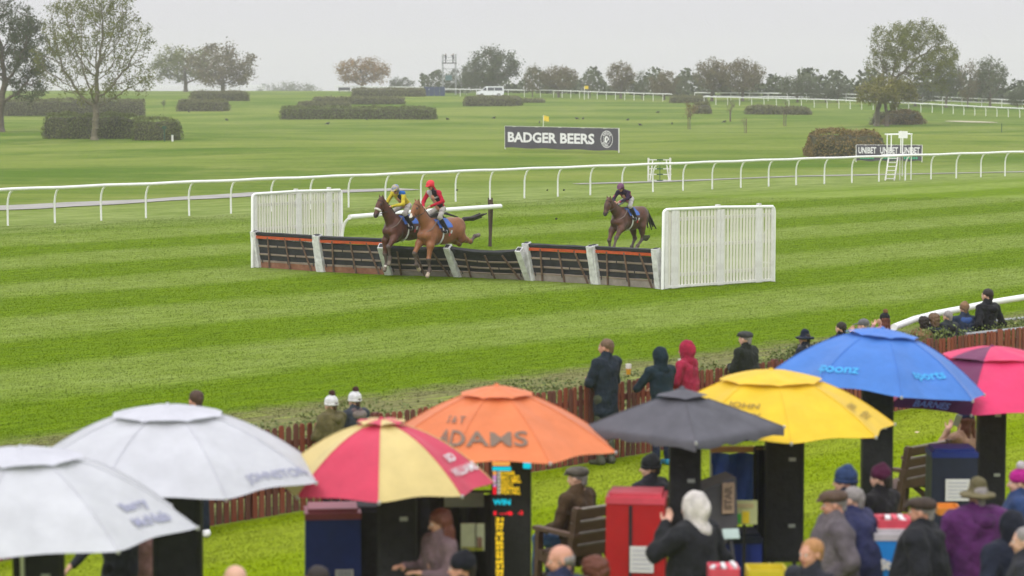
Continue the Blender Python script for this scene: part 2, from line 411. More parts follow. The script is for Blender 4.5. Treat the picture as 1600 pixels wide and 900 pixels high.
# path beyond the far rail
M_PATH = mat('worn_path', (.30, .29, .26), .9, .25, .6, .3, 8, vec='Object')
def strip(name, pts, wd, m, lift=.012, lab=None):
    P = [np.array(p[:2]) for p in pts]; Vt = []
    Q = []
    for a, b in zip(P[:-1], P[1:]):
        n = max(2, int(np.linalg.norm(b-a)/2)); Q += [a+(b-a)*k/n for k in range(n)]
    Q.append(P[-1])
    for k, q in enumerate(Q):
        d = Q[min(k+1, len(Q)-1)]-Q[max(k-1, 0)]; d = d/np.linalg.norm(d); nn = np.array([-d[1], d[0]]); ww = wd/2*(1+.25*math.sin(k*.9)+.15*math.sin(k*2.3))
        for s_ in (-1, 1):
            p = q+nn*ww*s_; Vt.append((p[0], p[1], float(gz(*p))+lift))
    Fc = [(2*k, 2*k+2, 2*k+3, 2*k+1) for k in range(len(Q)-1)]
    return tag(link(name, mesh_np(name, Vt, Fc, m)), kind='structure')
strip('path', [at_g(-40, 328), at_g(250, 313), at_g(420, 303), at_g(640, 296)], 2.6, M_PATH, .03)
strip('path', [at_g(900, 288), at_g(1040, 284), at_g(1240, 276), at_g(1640, 268)], .9, M_PATH, .03)
M_SAND = mat('bunker_sand', (.48, .43, .31), .95, .12, 3)
c = at_g(1520, 191); Vb = [(c.x+2.9*math.cos(a)*(1+.1*math.sin(3*a)), c.y+9*math.sin(a), 0) for a in np.linspace(0, 2*math.pi, 33)[:-1]]
Vb = [(x, y, float(gz(x, y))+.06) for x, y, _ in Vb]
tag(link('sand_bunker', mesh_np('sand_bunker', Vb, [tuple(range(32))], M_SAND)), 'pale sand golf bunker lying in the grass beyond the far rail, at the right', 'bunker')

# haze
hz = MB(); hz.box((0, 1250, 2), (3400, 2700, 82)); 
hm = bpy.data.materials.new('haze'); hm.use_nodes = True; t = hm.node_tree; t.nodes.clear()
o_ = N(t, 'ShaderNodeOutputMaterial'); pv = N(t, 'ShaderNodeVolumePrincipled'); pv.inputs['Color'].default_value = (.87, .86, .89, 1); pv.inputs['Density'].default_value = .00042
t.links.new(pv.outputs[0], o_.inputs['Volume'])
hb = hz.build('haze', hm); hb['kind'] = 'stuff'

# ================================================================== RAILS
M_RAILW = mat('white_rail_plastic', (.80, .81, .78), .45, .06, 3, 0, spec=.4)
M_WHITE = mat('white_weathered_paint', (.56, .55, .51), .6, .2, 3, .2, 30, color2=(.78, .78, .75))
def running_rail(pts, h, spacing, r, off, label, group=None, name='running_rail', curved=True, extra=None, pr=None):
    P = [np.array(p[:2], float) for p in pts]; root = empty(name, (P[0][0], P[0][1], float(gz(*P[0]))), 0, label, 'rail', group)
    o0 = np.array(root.location)
    seg = [np.linalg.norm(b-a) for a, b in zip(P[:-1], P[1:])]; L = sum(seg)
    def pt(s):
        for a, b, l in zip(P[:-1], P[1:], seg):
            if s <= l+1e-6: return a+(b-a)*s/l, (b-a)/l
            s -= l
        return P[-1], (P[-1]-P[-2])/seg[-1]
    nS = max(2, int(L/(spacing/2)))
    for hh in [h]+([h*.55] if extra else []):
        line = []
        for k in range(nS+1):
            p, d = pt(L*k/nS); nn = np.array([-d[1], d[0]])*off; q = p+nn
            line.append((q[0]-o0[0], q[1]-o0[1], float(gz(*p))-o0[2]+hh+.012*math.sin(k*1.7)))
        mb = MB(); mb.tube(line, r, M_RAILW, 10); mb.build('rail', None, root, True)
    mb = MB()
    pr = pr or r*.62
    if curved: mb.tube([(0, 0, -.05), (0, 0, h*.58), (0, off*.12, h*.74), (0, off*.42, h*.89), (0, off*.85, h*.97)], pr, M_RAILW, 8)
    else: mb.tube([(0, 0, -.05), (0, 0, h)], pr, M_RAILW, 6)
    pm = mb.mesh('post', None, True)
    for k in range(int(L/spacing)+1):
        p, d = pt(min(L, k*spacing+.02)); o = link('post', pm, root, (p[0]-o0[0], p[1]-o0[1], float(gz(*p))-o0[2]))
        o.rotation_euler = (0, random.uniform(-.015, .015), math.atan2(d[1], d[0]))
    return root
def uv(u, v): return (u*TD[0]+v*ND[0], u*TD[1]+v*ND[1])
running_rail([uv(43.2, 75.7), uv(53.4, 76.4), uv(77.5, 77.1), uv(100, 76.6), uv(128, 74.5)], 1.36, 2.2, .062, -.34, 'long white plastic running rail on curved posts along the far side of the track')
# the rail behind the left wing
a, b = (-5.1, 72.7), (-.62, 79.2)
running_rail([a, b], 1.32, 3.95, .075, -.3, 'short white guide rail running back from the left wing of the hurdle')
mb = MB()
for k in range(9): mb.tube([(random.uniform(-.05, .05), random.uniform(-.05, .05), 0), (random.uniform(-.09, .09), random.uniform(-.06, .06), random.uniform(1.35, 1.62))], random.uniform(.02, .045), mat('dark_bark_post', (.075, .05, .035), .95, .3, 12, .6, 40), 6)
tag(mb.build('brush_post', None, None, loc=(-.72, 79.0, 0)), 'dark rough brown post of bundled birch at the end of the short guide rail', 'post')
# near rail at the right
running_rail([at_z(1386, 511, 1.2).xy, at_z(1440, 492, 1.2).xy, at_z(1520, 475.5, 1.2).xy, at_z(1602, 463, 1.2).xy, at_z(1760, 444, 1.2).xy], 1.2, 2.6, .06, -.12, 'thick white running rail ending beside the spectators at the right', curved=True)
# distant rails
running_rail([at_g(-30, 142), at_g(120, 141.8), at_g(415, 142)], 1.35, 5.2, .09, 0, 'double white rail along the foggy skyline behind the large trees at the left', 'distant white rails', curved=False, extra=True)
running_rail([at_g(524, 143), at_g(668, 146)], 1.35, 5, .1, 0, 'white rail on the skyline below the round orange oak', 'distant white rails', curved=False)
running_rail([at_g(694, 150), at_g(860, 152), at_g(1050, 159)], 1.3, 3.0, .08, 0, 'white rail passing behind the white van in the distance', 'distant white rails', curved=False)
running_rail([at_g(1100, 163.5), at_g(1300, 169), at_g(1450, 176), at_g(1640, 186)], 1.3, 2.7, .08, -.2, 'nearer white rail below the far trees at the right', 'distant white rails', curved=True)
running_rail([at_g(1085, 156.5), at_g(1340, 160), at_g(1480, 165), at_g(1640, 172)], 1.3, 4.2, .085, 0, 'farther white rail below the far trees at the right', 'distant white rails', curved=False, extra=True)
# grey barrier at the right
M_GALV = mat('galvanised_steel', (.38, .39, .40), .45, .12, 20, metal=.5)
bg_ = empty('crowd_barrier', (7.75, 41.35, 0), math.radians(40), 'grey galvanised tube barrier beside the people at the right edge', 'barrier')
for z in (.42, 1.07):
    mb = MB(); mb.tube([(0, 0, z), (1.6, 0, z), (3.6, -.15, z)], .027, M_GALV); mb.build('bar', None, bg_, True)
for x in (1.15, 3.3):
    mb = MB(); mb.tube([(x, 0, 0), (x, -.02, 1.1)], .027, M_GALV); mb.build('post', None, bg_, True)
mb = MB(); mb.tube([(.9, .55, 1.16), (3.6, .6, 1.16)], .027, M_GALV); mb.build('bar', None, bg_, True)
mb = MB(); mb.tube([(.9, .55, 0), (.9, .55, 1.16)], .027, M_GALV); mb.build('post', None, bg_, True)

# ================================================================== PICKET FENCE
M_PICK = [mat('picket_stain_%d' % k, c, .75, .22, 5, .3, 25, stretch=(1, 1, .2)) for k, c in enumerate([(.20, .048, .024), (.155, .042, .024), (.23, .066, .036), (.12, .042, .028)])]
fu0, fu1, fv = 12.6, 38.3, 22.95; o = uv(fu0, fv)
fence = empty('picket_fence', (o[0], o[1], 0), ANG, 'red brown wooden picket fence between the lawn and the racetrack', 'fence')
def picket_mesh(m):
    mb = MB(); a, b, hh = .036, .01, 1.1
    V = [(-a, -b, 0), (a, -b, 0), (a, b, 0), (-a, b, 0), (-a, -b, hh-.03), (a, -b, hh-.03), (a, b, hh-.03), (-a, b, hh-.03), (-a*.55, -b, hh), (a*.55, -b, hh), (a*.55, b, hh), (-a*.55, b, hh)]
    mb.add(V, [(0, 3, 2, 1), (0, 1, 5, 4), (1, 2, 6, 5), (2, 3, 7, 6), (3, 0, 4, 7), (4, 5, 9, 8), (5, 6, 10, 9), (6, 7, 11, 10), (7, 4, 8, 11), (8, 9, 10, 11)], m); return mb.mesh('picket')
PM = [picket_mesh(m) for m in M_PICK]
k = 0; x = 0.0
while x < fu1-fu0:
    o = link('picket', random.choice(PM), fence, (x, -.02, random.uniform(-.015, .012)), (random.uniform(-.015, .015), random.uniform(-.012, .012), 0)); x += .112 + random.uniform(-.006, .008)
for z in (.3, .86):
    mb = MB(); mb.box(((fu1-fu0)/2, .03, z), (fu1-fu0, .04, .08), M_PICK[1]); mb.build('rail', None, fence)
mb = MB(); mb.box((0, .09, .55), (.09, .08, 1.1), M_PICK[3]); pm = mb.mesh('post')
for k in range(13): link('post', pm, fence, (k*2.1+.3, 0, 0))
# low evergreen ground cover behind the fence
M_COVER = mat('ground_cover_leaf', (.07, .11, .02), .6, .5, 5, color2=(.19, .23, .06))
n = 70000; u = RNG.uniform(fu0, fu1, n); vv = fv+.16+np.abs(RNG.normal(0, .2, n)); dens = .65+.45*np.sin(u*1.1)+.4*np.sin(u*2.7+1); k = RNG.uniform(-.3, 1, n) < dens; u = u[k]; vv = vv[k]; n = len(u)
X = u*TD[0]+vv*ND[0]; Y = u*TD[1]+vv*ND[1]; Z = RNG.uniform(.35, 1.0, n)*(1.24-.7*(vv-fv-.15)*1.2)+RNG.normal(0, .04, n)+.08*np.sin(u*1.9)
d1 = RNG.normal(0, 1, (n, 3)); d1 /= np.linalg.norm(d1, axis=1)[:, None]; d2 = np.cross(d1, RNG.normal(0, 1, (n, 3))); d2 /= np.linalg.norm(d2, axis=1)[:, None]
c = np.stack([X, Y, np.clip(Z, .02, 1.26)], -1); s_ = RNG.uniform(.016, .036, n)[:, None]
P = np.stack([c-d1*s_, c+d2*s_*.5, c+d1*s_, c-d2*s_*.5], 1).reshape(-1, 3)
tag(link('ground_cover', mesh_np('ground_cover', P, np.arange(len(P)).reshape(-1, 4), M_COVER)), 'low leafy evergreen planting along the track side of the picket fence', kind='stuff')

# ================================================================== HURDLES AND WINGS
M_BLACKCLOTH = mat('black_hurdle_sheet', (.022, .023, .025), .75, .3, 6, .5, 14)
M_ORANGE = mat('orange_hurdle_bar', (.5, .085, .025), .6, .2, 8, .3, 20)
M_TIMBER = mat('weathered_timber', (.17, .13, .095), .9, .3, 5, .4, 25, color2=(.33, .27, .21), stretch=(.3, 1, 1))
M_STAKE = mat('dark_stake', (.07, .045, .03), .9, .3, 8, .4, 30, color2=(.19, .12, .08))
M_KICK = [mat('kick_board_grey', (.22, .19, .165), .9, .3, 5, .4, 20, color2=(.33, .29, .25)), mat('kick_board_red', (.19, .075, .04), .9, .3, 5, .4, 20, color2=(.30, .15, .09))]
M_PAD = mat('white_post_padding', (.45, .45, .44), .6, .2, 6, .8, 14, color2=(.76, .77, .76))
def hurdle(pa, pb, lean, label, orange=True, kick=0, sag=0, hgt=1.04, posts=(1, 1)):
    A = Vector((*pa, 0)); B = Vector((*pb, 0)); d = B-A; L = d.length
    root = empty('hurdle', A, math.atan2(d.y, d.x), label, 'hurdle', 'six hurdle panels set across the track')
    ca, sa = math.cos(lean), math.sin(lean)
    def P(x, h, o=0): return (x, -h*sa-o*ca, h*ca-o*sa)      # o is outwards, towards the landing side
    def sg(x, h): return h-sag*h*math.sin(math.pi*min(1, max(0, x/L)))
    def slab(name, x0, x1, h0, h1, o0, th, m, n=6, wav=0):
        mb = MB(); V = []; F = []
        for k in range(n+1):
            x = x0+(x1-x0)*k/n
            for h, oo in ((h0, o0), (h1, o0), (h1, o0+th), (h0, o0+th)):
                V.append(P(x, sg(x, h)+wav*random.uniform(-1, 1), oo+wav*random.uniform(-1, 1)))
        for k in range(n):
            b = k*4
            for q in range(4): F.append((b+q, b+(q+1) % 4, b+4+(q+1) % 4, b+4+q))
        F += [(3, 2, 1, 0), (n*4, n*4+1, n*4+2, n*4+3)]; mb.add(V, F, m); return mb.build(name, None, root)
    g = .1; lv = [.2, .40, .64, .86]
    for h0, h1 in zip(lv[:-1], lv[1:]): slab('cloth_panel', g, L-g, h0+.03, h1-.02, -.012, .016, M_BLACKCLOTH, 8, .005)
    for h in lv[:-1]: slab('slat', g*.8, L-g*.8, h-.022, h+.022, -.03, .055, M_TIMBER, 6, .004)
    slab('kick_board', g*.7, L-g*.7, .0, .17, -.02, .04, M_KICK[kick], 6, .004)
    slab('top_pad', g*.7, L-g*.7, .965, hgt, -.06, .11, M_BLACKCLOTH, 8, .006)
    slab('top_cloth', g*.8, L-g*.8, .85, .965, -.02, .03, M_BLACKCLOTH, 8, .004)
    if orange: slab('orange_bar', g*.7, L-g*.7, .872, .945, .012, .05, M_ORANGE, 8, .004)
    for fx, dx in ((.23, .09), (.5, -.06), (.74, -.3)):
        mb = MB(); x1 = L*fx; mb.bar(P(x1-dx*.0, sg(x1, .93), .055), P(x1-dx, .0, .05), .05, .022, M_STAKE, up=(0, -1, .3)); mb.build('stake', None, root)
    for k in range(7):
        x = L*(k+.7)/7.5; mb = MB(); h = lv[k % 3]; mb.bar(P(x, sg(x, h-.06), .035), P(x, sg(x, h+.07), .035), .025, .01, M_BLACKCLOTH, up=(0, -1, 0)); mb.build('strap', None, root)
    for side, x in ((0, .03), (1, L-.03)):
        if not posts[side]: continue
        mb = MB(); n = 9; V = []; F = []
        for k in range(n+1):
            h = hgt*1.03*k/n; ww = .085+.008*random.uniform(-1, 1)+(.022 if side == 0 else 0)*(1-k/n)
            for xx, oo in ((-ww, .12), (ww, .12), (ww, -.09), (-ww, -.09)): V.append(P(x+xx, h, oo+.006*random.uniform(-1, 1)))
        for k in range(n):
            b = k*4
            for q in range(4): F.append((b+q, b+(q+1) % 4, b+4+(q+1) % 4, b+4+q))
        F += [(3, 2, 1, 0), (n*4, n*4+1, n*4+2, n*4+3)]; mb.add(V, F, M_PAD); po = mb.build('post', None, root)
        mb = MB(); mb.box(P(x, hgt*1.035, .015), (.12, .13, .012), M_BLACKCLOTH, rot=(lean, 0, 0)); mb.build('cap', None, po)
    return root
HL = [(404, 417.5), (503, 424.5), (608, 429.5), (716, 432.5), (830, 438), (933, 444), (1033, 451)]
HP = [at_z(x, y, 0).xy for x, y in HL]
R_ = math.radians
hurdle(HP[0], HP[1], R_(9), 'first hurdle panel from the left wing, with an orange bar, upright', kick=1)
hurdle(HP[1], HP[2], R_(12), 'second hurdle panel from the left wing, with an orange bar, partly behind the dark horse', kick=1, posts=(1, 0))
hurdle(HP[2], HP[3], R_(36), 'black hurdle panel knocked forward beneath the two jumping horses', False, posts=(1, 0), sag=.04)
hurdle(HP[3], HP[4], R_(34), 'sagging black hurdle panel pushed over just right of the bay horse', False, sag=.10)
hurdle(HP[4], HP[5], R_(14), 'fifth hurdle panel, upright with an orange bar, between two pairs of white posts', posts=(1, 1))
hurdle(HP[5], HP[6], R_(10), 'sixth hurdle panel, next to the right wing, in front of the third horse')
M_SLAT = mat('cream_wing_slat', (.62, .61, .52), .6, .3, 3, .2, 20, stretch=(1, 1, .3), color2=(.80, .79, .69))
def wing(pa, pb, hgt, n, thick, label, h2=None):
    A = Vector((*pa, 0)); B = Vector((*pb, 0)); d = B-A; L = d.length; h2 = h2 or hgt
    root = empty('hurdle_wing', A, math.atan2(d.y, d.x), label, 'wing', 'white slatted wings at the ends of the hurdles')
    def H(x): return hgt+(h2-hgt)*x/L
    pw = L/n
    for k in range(n):
        x = (k+.5)*pw; t_ = k in thick; ww = pw*(1.0 if t_ else .60); hh = H(x)
        mb = MB(); mb.box((0, 0, hh/2), (ww*.98, .05 if t_ else .028, hh-.02), M_WHITE if t_ else M_SLAT)
        link('slat', mb.mesh('slat'), root, (x, -.02 if t_ else 0, 0), (random.uniform(-.004, .004), random.uniform(-.006, .006), 0))
    mb = MB(); mb.tube([(-.06, -.02, .0), (-.03, -.02, hgt-.05), (0, -.02, hgt-.01), (.06, -.02, hgt+.02), (L/2, -.02, H(L/2)+.045), (L-.06, -.02, h2+.02), (L-.02, -.02, h2-.03), (L, -.02, h2-.12), (L+.02, 0, 0)], .042, M_RAILW, 8); mb.build('outer_frame', None, root, True)
    for x in (L*.48, L*.86):
        mb = MB(); mb.box((x, .0, H(x)+.06), (.11, .08, .12), M_WHITE); mb.build('post_top', None, root)
    for z in (.35, 1.1, 1.8):
        mb = MB(); mb.box((L/2, .05, z), (L-.05, .05, .09), M_WHITE); mb.build('back_rail', None, root)
    mb = MB(); mb.box((L/2, -.03, .06), (L-.1, .04, .06), M_WHITE); mb.build('bottom_rail', None, root)
    for x in (L*.5, L-.03):
        mb = MB(); mb.tube([(x, .07, hgt*.9), (x+.02, .85, .0)], .03, M_WHITE); mb.tube([(x, .07, .5), (x+.01, .5, .5)], .02, M_WHITE); mb.build('brace', None, root, True)
    mb = MB()
    if not (pa[0] < 0):
        mb.tube([(L+.03, .02, 1.75), (L+.07, .03, 1.55), (L+.03, .02, 1.2), (L+.06, .03, 1.0), (L+.02, .02, .8)], .012, M_STAKE, 5); mb.build('rope', None, root)
    return root
wing(at_z(396, 418, 0).xy, (-5.12, 72.75), 2.10, 34, (0, 16, 17, 28, 29, 33), 'white slatted wing at the left end of the hurdles')
wing(at_z(1037, 452, 0).xy, at_z(1208, 440, 0).xy, 2.04, 34, (0, 2, 3, 16, 17, 28, 29, 33), 'white slatted wing at the right end of the hurdles', h2=2.0)

# ================================================================== SIGNS
M_BANNER = mat('dark_banner', (.075, .07, .085), .7, .12, 1.5, .2, 4)
M_PRINTW = mat('white_print', (.78, .78, .78), .6, .05); M_PRINTG = mat('green_print', (.05, .42, .22), .6, .1)
def sz_w(sz, w): return sz[0]/w
def sz_h(sz): return sz[1]/.7
def banner(pa, pb, z0, z1, label, lines, name='advertising_banner'):
    A = Vector(pa); B = Vector(pb); d = B-A; L = d.length
    root = empty(name, (A.x, A.y, float(gz(A.x, A.y))), math.atan2(d.y, d.x), label, 'banner')
    mb = MB(); nx = 24; V = []; F = []
    for k in range(nx+1):
        for z in (z0, (z0+z1)/2, z1):
            V.append((L*k/nx, .02*math.sin(k*1.3+z*3), z+(.03*math.sin(k*.9) if z == z0 else 0)))
    for k in range(nx):
        for q in range(2): F.append((k*3+q, k*3+3+q, k*3+4+q, k*3+1+q))
    mb.add(V, F, M_BANNER); mb.build('sheet', None, root)
    mb = MB()
    mb.box((L/2, .04, z1), (L+.06, .05, .05), M_WHITE); mb.box((-.02, .04, (z1)/2), (.06, .06, z1), M_WHITE); mb.box((L+.02, .04, (z1)/2), (.06, .06, z1), M_WHITE)
    mb.build('frame', None, root)
    for (txt, sz, x, z, m, wt) in lines:
        if txt == 'DOTS':
            mb = MB()
            for k in range(6): mb.box((x+k*.155, -.045, z), (.10, .02, .16), m)
            mb.build('print', None, root); continue
        V, F = text_geo(txt, 1, wt); x0_ = min(v[0] for v in V); x1_ = max(v[0] for v in V); V = [(x+(a-(x0_+x1_)/2)/(x1_-x0_)*sz[0] if False else x+(a-(x0_+x1_)/2)*sz_w(sz, x1_-x0_), -.035, z+b*sz_h(sz)) for a, b, _ in V]
        link('lettering', mesh_np('lettering', V, F, m), root)
    return root, L
pa = at_g(789, 233); pb = at_g(966, 241)
L_BB = (pb-pa).length
bn, L = banner(pa, pb, .12, 1.72, 'dark grey banner reading BADGER BEERS with a round crest, beyond the far rail', [('BADGER BEERS', (L_BB*.77, .70), L_BB*.03+L_BB*.77/2, .58, M_PRINTW, .035)])
cx, cz = L*.905, .93; mb = MB()
def ring(mb, cx, cz, r0, r1, m, y=-.035, n=40):
    V = []; F = []
    for k in range(n):
        a = 2*math.pi*k/n; V += [(cx+r0*math.cos(a), y, cz+r0*math.sin(a)), (cx+r1*math.cos(a), y, cz+r1*math.sin(a))]
    for k in range(n): j = (k+1) % n; F.append((2*k, 2*k+1, 2*j+1, 2*j))
    mb.add(V, F, m)
ring(mb, cx, cz, .57, .62, M_PRINTW); ring(mb, cx, cz, .33, .36, M_PRINTW)
mb.add([(cx-.24, -.035, cz-.2), (cx-.02, -.035, cz-.28), (cx+.1, -.035, cz-.1), (cx+.26, -.035, cz-.02), (cx+.2, -.035, cz+.1), (cx+.02, -.035, cz+.25), (cx-.1, -.035, cz+.24), (cx-.22, -.035, cz+.08)], [tuple(range(8))], M_PRINTW)
mb.add([(cx-.02, -.04, cz-.12), (cx+.12, -.04, cz+.0), (cx+.02, -.04, cz+.14), (cx-.06, -.04, cz+.04)], [(0, 1, 2, 3)], M_BANNER)
mb.build('crest', None, bn)
mb = MB()
for word, a0, fl in (('BADGER', 140, 1), ('BEERS', 215, -1)):
    for k, ch in enumerate(word):
        a = math.radians(a0-(k*20 if fl == 1 else -k*17)); V, F = text_geo(ch, .2, .008)
        rr = .40 if fl == 1 else .53; rot = a-math.pi/2 if fl == 1 else a+math.pi/2
        V = [(cx+rr*math.cos(a)+x*math.cos(rot)-y*math.sin(rot), -.035, cz+rr*math.sin(a)+x*math.sin(rot)+y*math.cos(rot)) for x, y, _ in V]; mb.add(V, F, M_PRINTW)
mb.build('crest_lettering', None, bn)
pa = at_g(1338, 253); pb = at_g(1440, 253.5); L = (pb-pa).length
w3 = L/3
ln = []
for k in range(3): ln += [('UNIBET', (w3*.82, .40), w3*(k+.5), .58, M_PRINTW, .03), ('DOTS', .2, w3*(k+.5)-.4, .28, M_PRINTG, 0)]
banner(pa, pb, .08, 1.12, 'low dark sign repeating UNIBET three times in front of the big round hedge', ln, 'advertising_board')
# white frame with cross bars beyond the rail
p = at_g(1031, 283); fr = empty('white_gate_frame', p, 0, 'small white frame with ladder bars standing beyond the rail, just behind the third jockey', 'frame')
sc_ = FPX/p.y
for x in (-18, 16):
    mb = MB(); mb.box((x/sc_, 0, .62), (.09, .09, 1.25), M_WHITE); mb.build('post', None, fr)
    mb = MB(); mb.bar((x*.62/sc_, 0, 1.1), (x*.86/sc_, -.25, .02), .05, .05, M_WHITE); mb.build('brace', None, fr)
M_DKGREEN = mat('dark_green_paint', (.02, .07, .035), .6, .1)
for z in (.04, .36, .66, 1.14):
    for s_ in (-1, 1):
        mb = MB(); mb.bar((s_*18/sc_, 0, z), (s_*.16, 0, z), .04, .05, M_WHITE); mb.build('bar', None, fr)
    mb = MB(); mb.bar((-.17, -.004, z), (.17, -.004, z), .04, .055, M_DKGREEN); mb.build('bar', None, fr)
mb = MB(); mb.box((0, -.02, .6), (.035, .03, 1.15), M_DKGREEN); mb.build('bar', None, fr)
# starter's steps
p = at_g(1392, 282); st = empty('platform_steps', p, 0, 'white metal starter platform with a ladder and small board, in front of the UNIBET sign', 'platform')
k_ = FPX/p.y
def px(x, y): return ((x-1392)/k_, 0, (282-y)/k_)
for x0, x1 in ((1383, 1391.5), (1397, 1406)):
    mb = MB(); a = px(x0, 283); b = px(x1, 243); mb.bar(a, (b[0], .7, b[2]), .07, .05, M_WHITE, up=(0, -1, 0)); mb.build('stringer', None, st)
for k in range(6):
    f = (k+.6)/6.4; mb = MB(); a = px(1383+8.5*f, 283-40*f); b = px(1397+9*f, 283-40*f); mb.bar((a[0], .7*f, a[2]), (b[0], .7*f, b[2]), .13, .045, M_WHITE); mb.build('rung', None, st)
for x, y0, y1, yy in ((1388.5, 243, 211, .7), (1399, 238, 211, 1.6), (1427.5, 283, 210, .9), (1417, 277, 211, 1.6), (1410, 240, 205, .7)):
    mb = MB(); a = px(x, y0); b = px(x, y1); mb.tube([(a[0], yy, max(0, a[2])), (b[0], yy, b[2])], .032, M_RAILW, 6); mb.build('post', None, st)
for a, b in (((1388.5, 211), (1428, 210)),):
    for yy in (.7, 1.6):
        mb = MB(); A_ = px(*a); B_ = px(*b); mb.tube([(A_[0], yy, A_[2]), (B_[0], yy, B_[2])], .03, M_RAILW, 6); mb.build('hand_rail', None, st)
a = px(1390, 243); mb = MB(); mb.box((.45, 1.15, a[2]), (1.5, 1.0, .06), M_WHITE); mb.build('deck', None, st)
a = px(1413, 211); mb = MB(); mb.box((a[0], .64, a[2]), (14/k_, .03, 11/k_), M_RAILW); mb.build('board', None, st)
mb = MB(); a = px(1406, 242); b = px(1398, 283); mb.tube([(a[0]+.1, .7, a[2]), (b[0]+.35, .5, 0)], .02, M_WHITE, 6); mb.build('brace', None, st)
# golf flag
p = at_g(849, 206); mb = MB(); mb.tube([(0, 0, 0), (0, 0, 1.75)], .03, M_RAILW, 6); fl = empty('golf_flag', p, 0, 'small yellow flag on a thin pole behind the BADGER BEERS banner', 'flag'); mb.build('pole', None, fl)
mb = MB(); V = []; F = []
for k in range(7):
    for z in (1.2, 1.75): V.append((.1*k, .05*math.sin(k*1.2), z-.02*k))
for k in range(6): F.append((2*k, 2*k+2, 2*k+3, 2*k+1))
mb.add(V, F, mat('yellow_flag', (.75, .55, .03), .7, .1)); mb.build('flag_cloth', None, fl)
# dark green bin post and white post by the hedge
p = at_g(257, 221); mb = MB(); mb.box((0, 0, .55), (.1, .1, 1.1), M_DKGREEN); mb.box((0, 0, 1.2), (.34, .22, .26), M_DKGREEN)
tag(mb.build('sign_post', None, None, loc=p), 'dark green post with a small box in front of the clipped hedge at the left', 'post')
p = at_g(269.5, 221); mb = MB(); mb.box((0, 0, .28), (.16, .1, .56), M_WHITE); mb.box((0, 0, .58), (.18, .12, .05), M_DKGREEN)
tag(mb.build('marker_post', None, None, loc=p), 'short white marker post beside the dark green post', 'post')
p = at_g(1565, 207); mb = MB(); mb.tube([(0, 0, 0), (0, 0, .95)], .04, M_DKGREEN, 6); tag(mb.build('marker_post', None, None, loc=p), 'thin dark marker post standing below the sand bunker at the right', 'post')
# navy screen and dark box on the skyline
M_NAVYP = mat('navy_panel', (.03, .05, .11), .6, .15, 2)
a = at_g(662, 150); b = at_g(693, 150.5); mb = MB(); L = (b-a).length
root = empty('screen_panel', a, 0, 'dark blue screen fence left of the white rail and van in the distance', 'fence')
for k in range(4):
    mb = MB(); mb.box((L*(k+.5)/4, 0, .85), (L/4-.06, .08, 1.7), M_NAVYP); mb.build('panel', None, root)
p = at_g(538, 145); mb = MB(); mb.box((0, 0, .9), (2.6, 1.2, .7), mat('dark_box', (.06, .06, .07), .7)); 
for x in (-1.1, 1.1): mb.box((x, 0, .28), (.12, .5, .56), M_DKGREEN)
tag(mb.build('equipment_box', None, None, loc=p), 'dark box standing at the left end of the hedge below the orange oak', 'box')
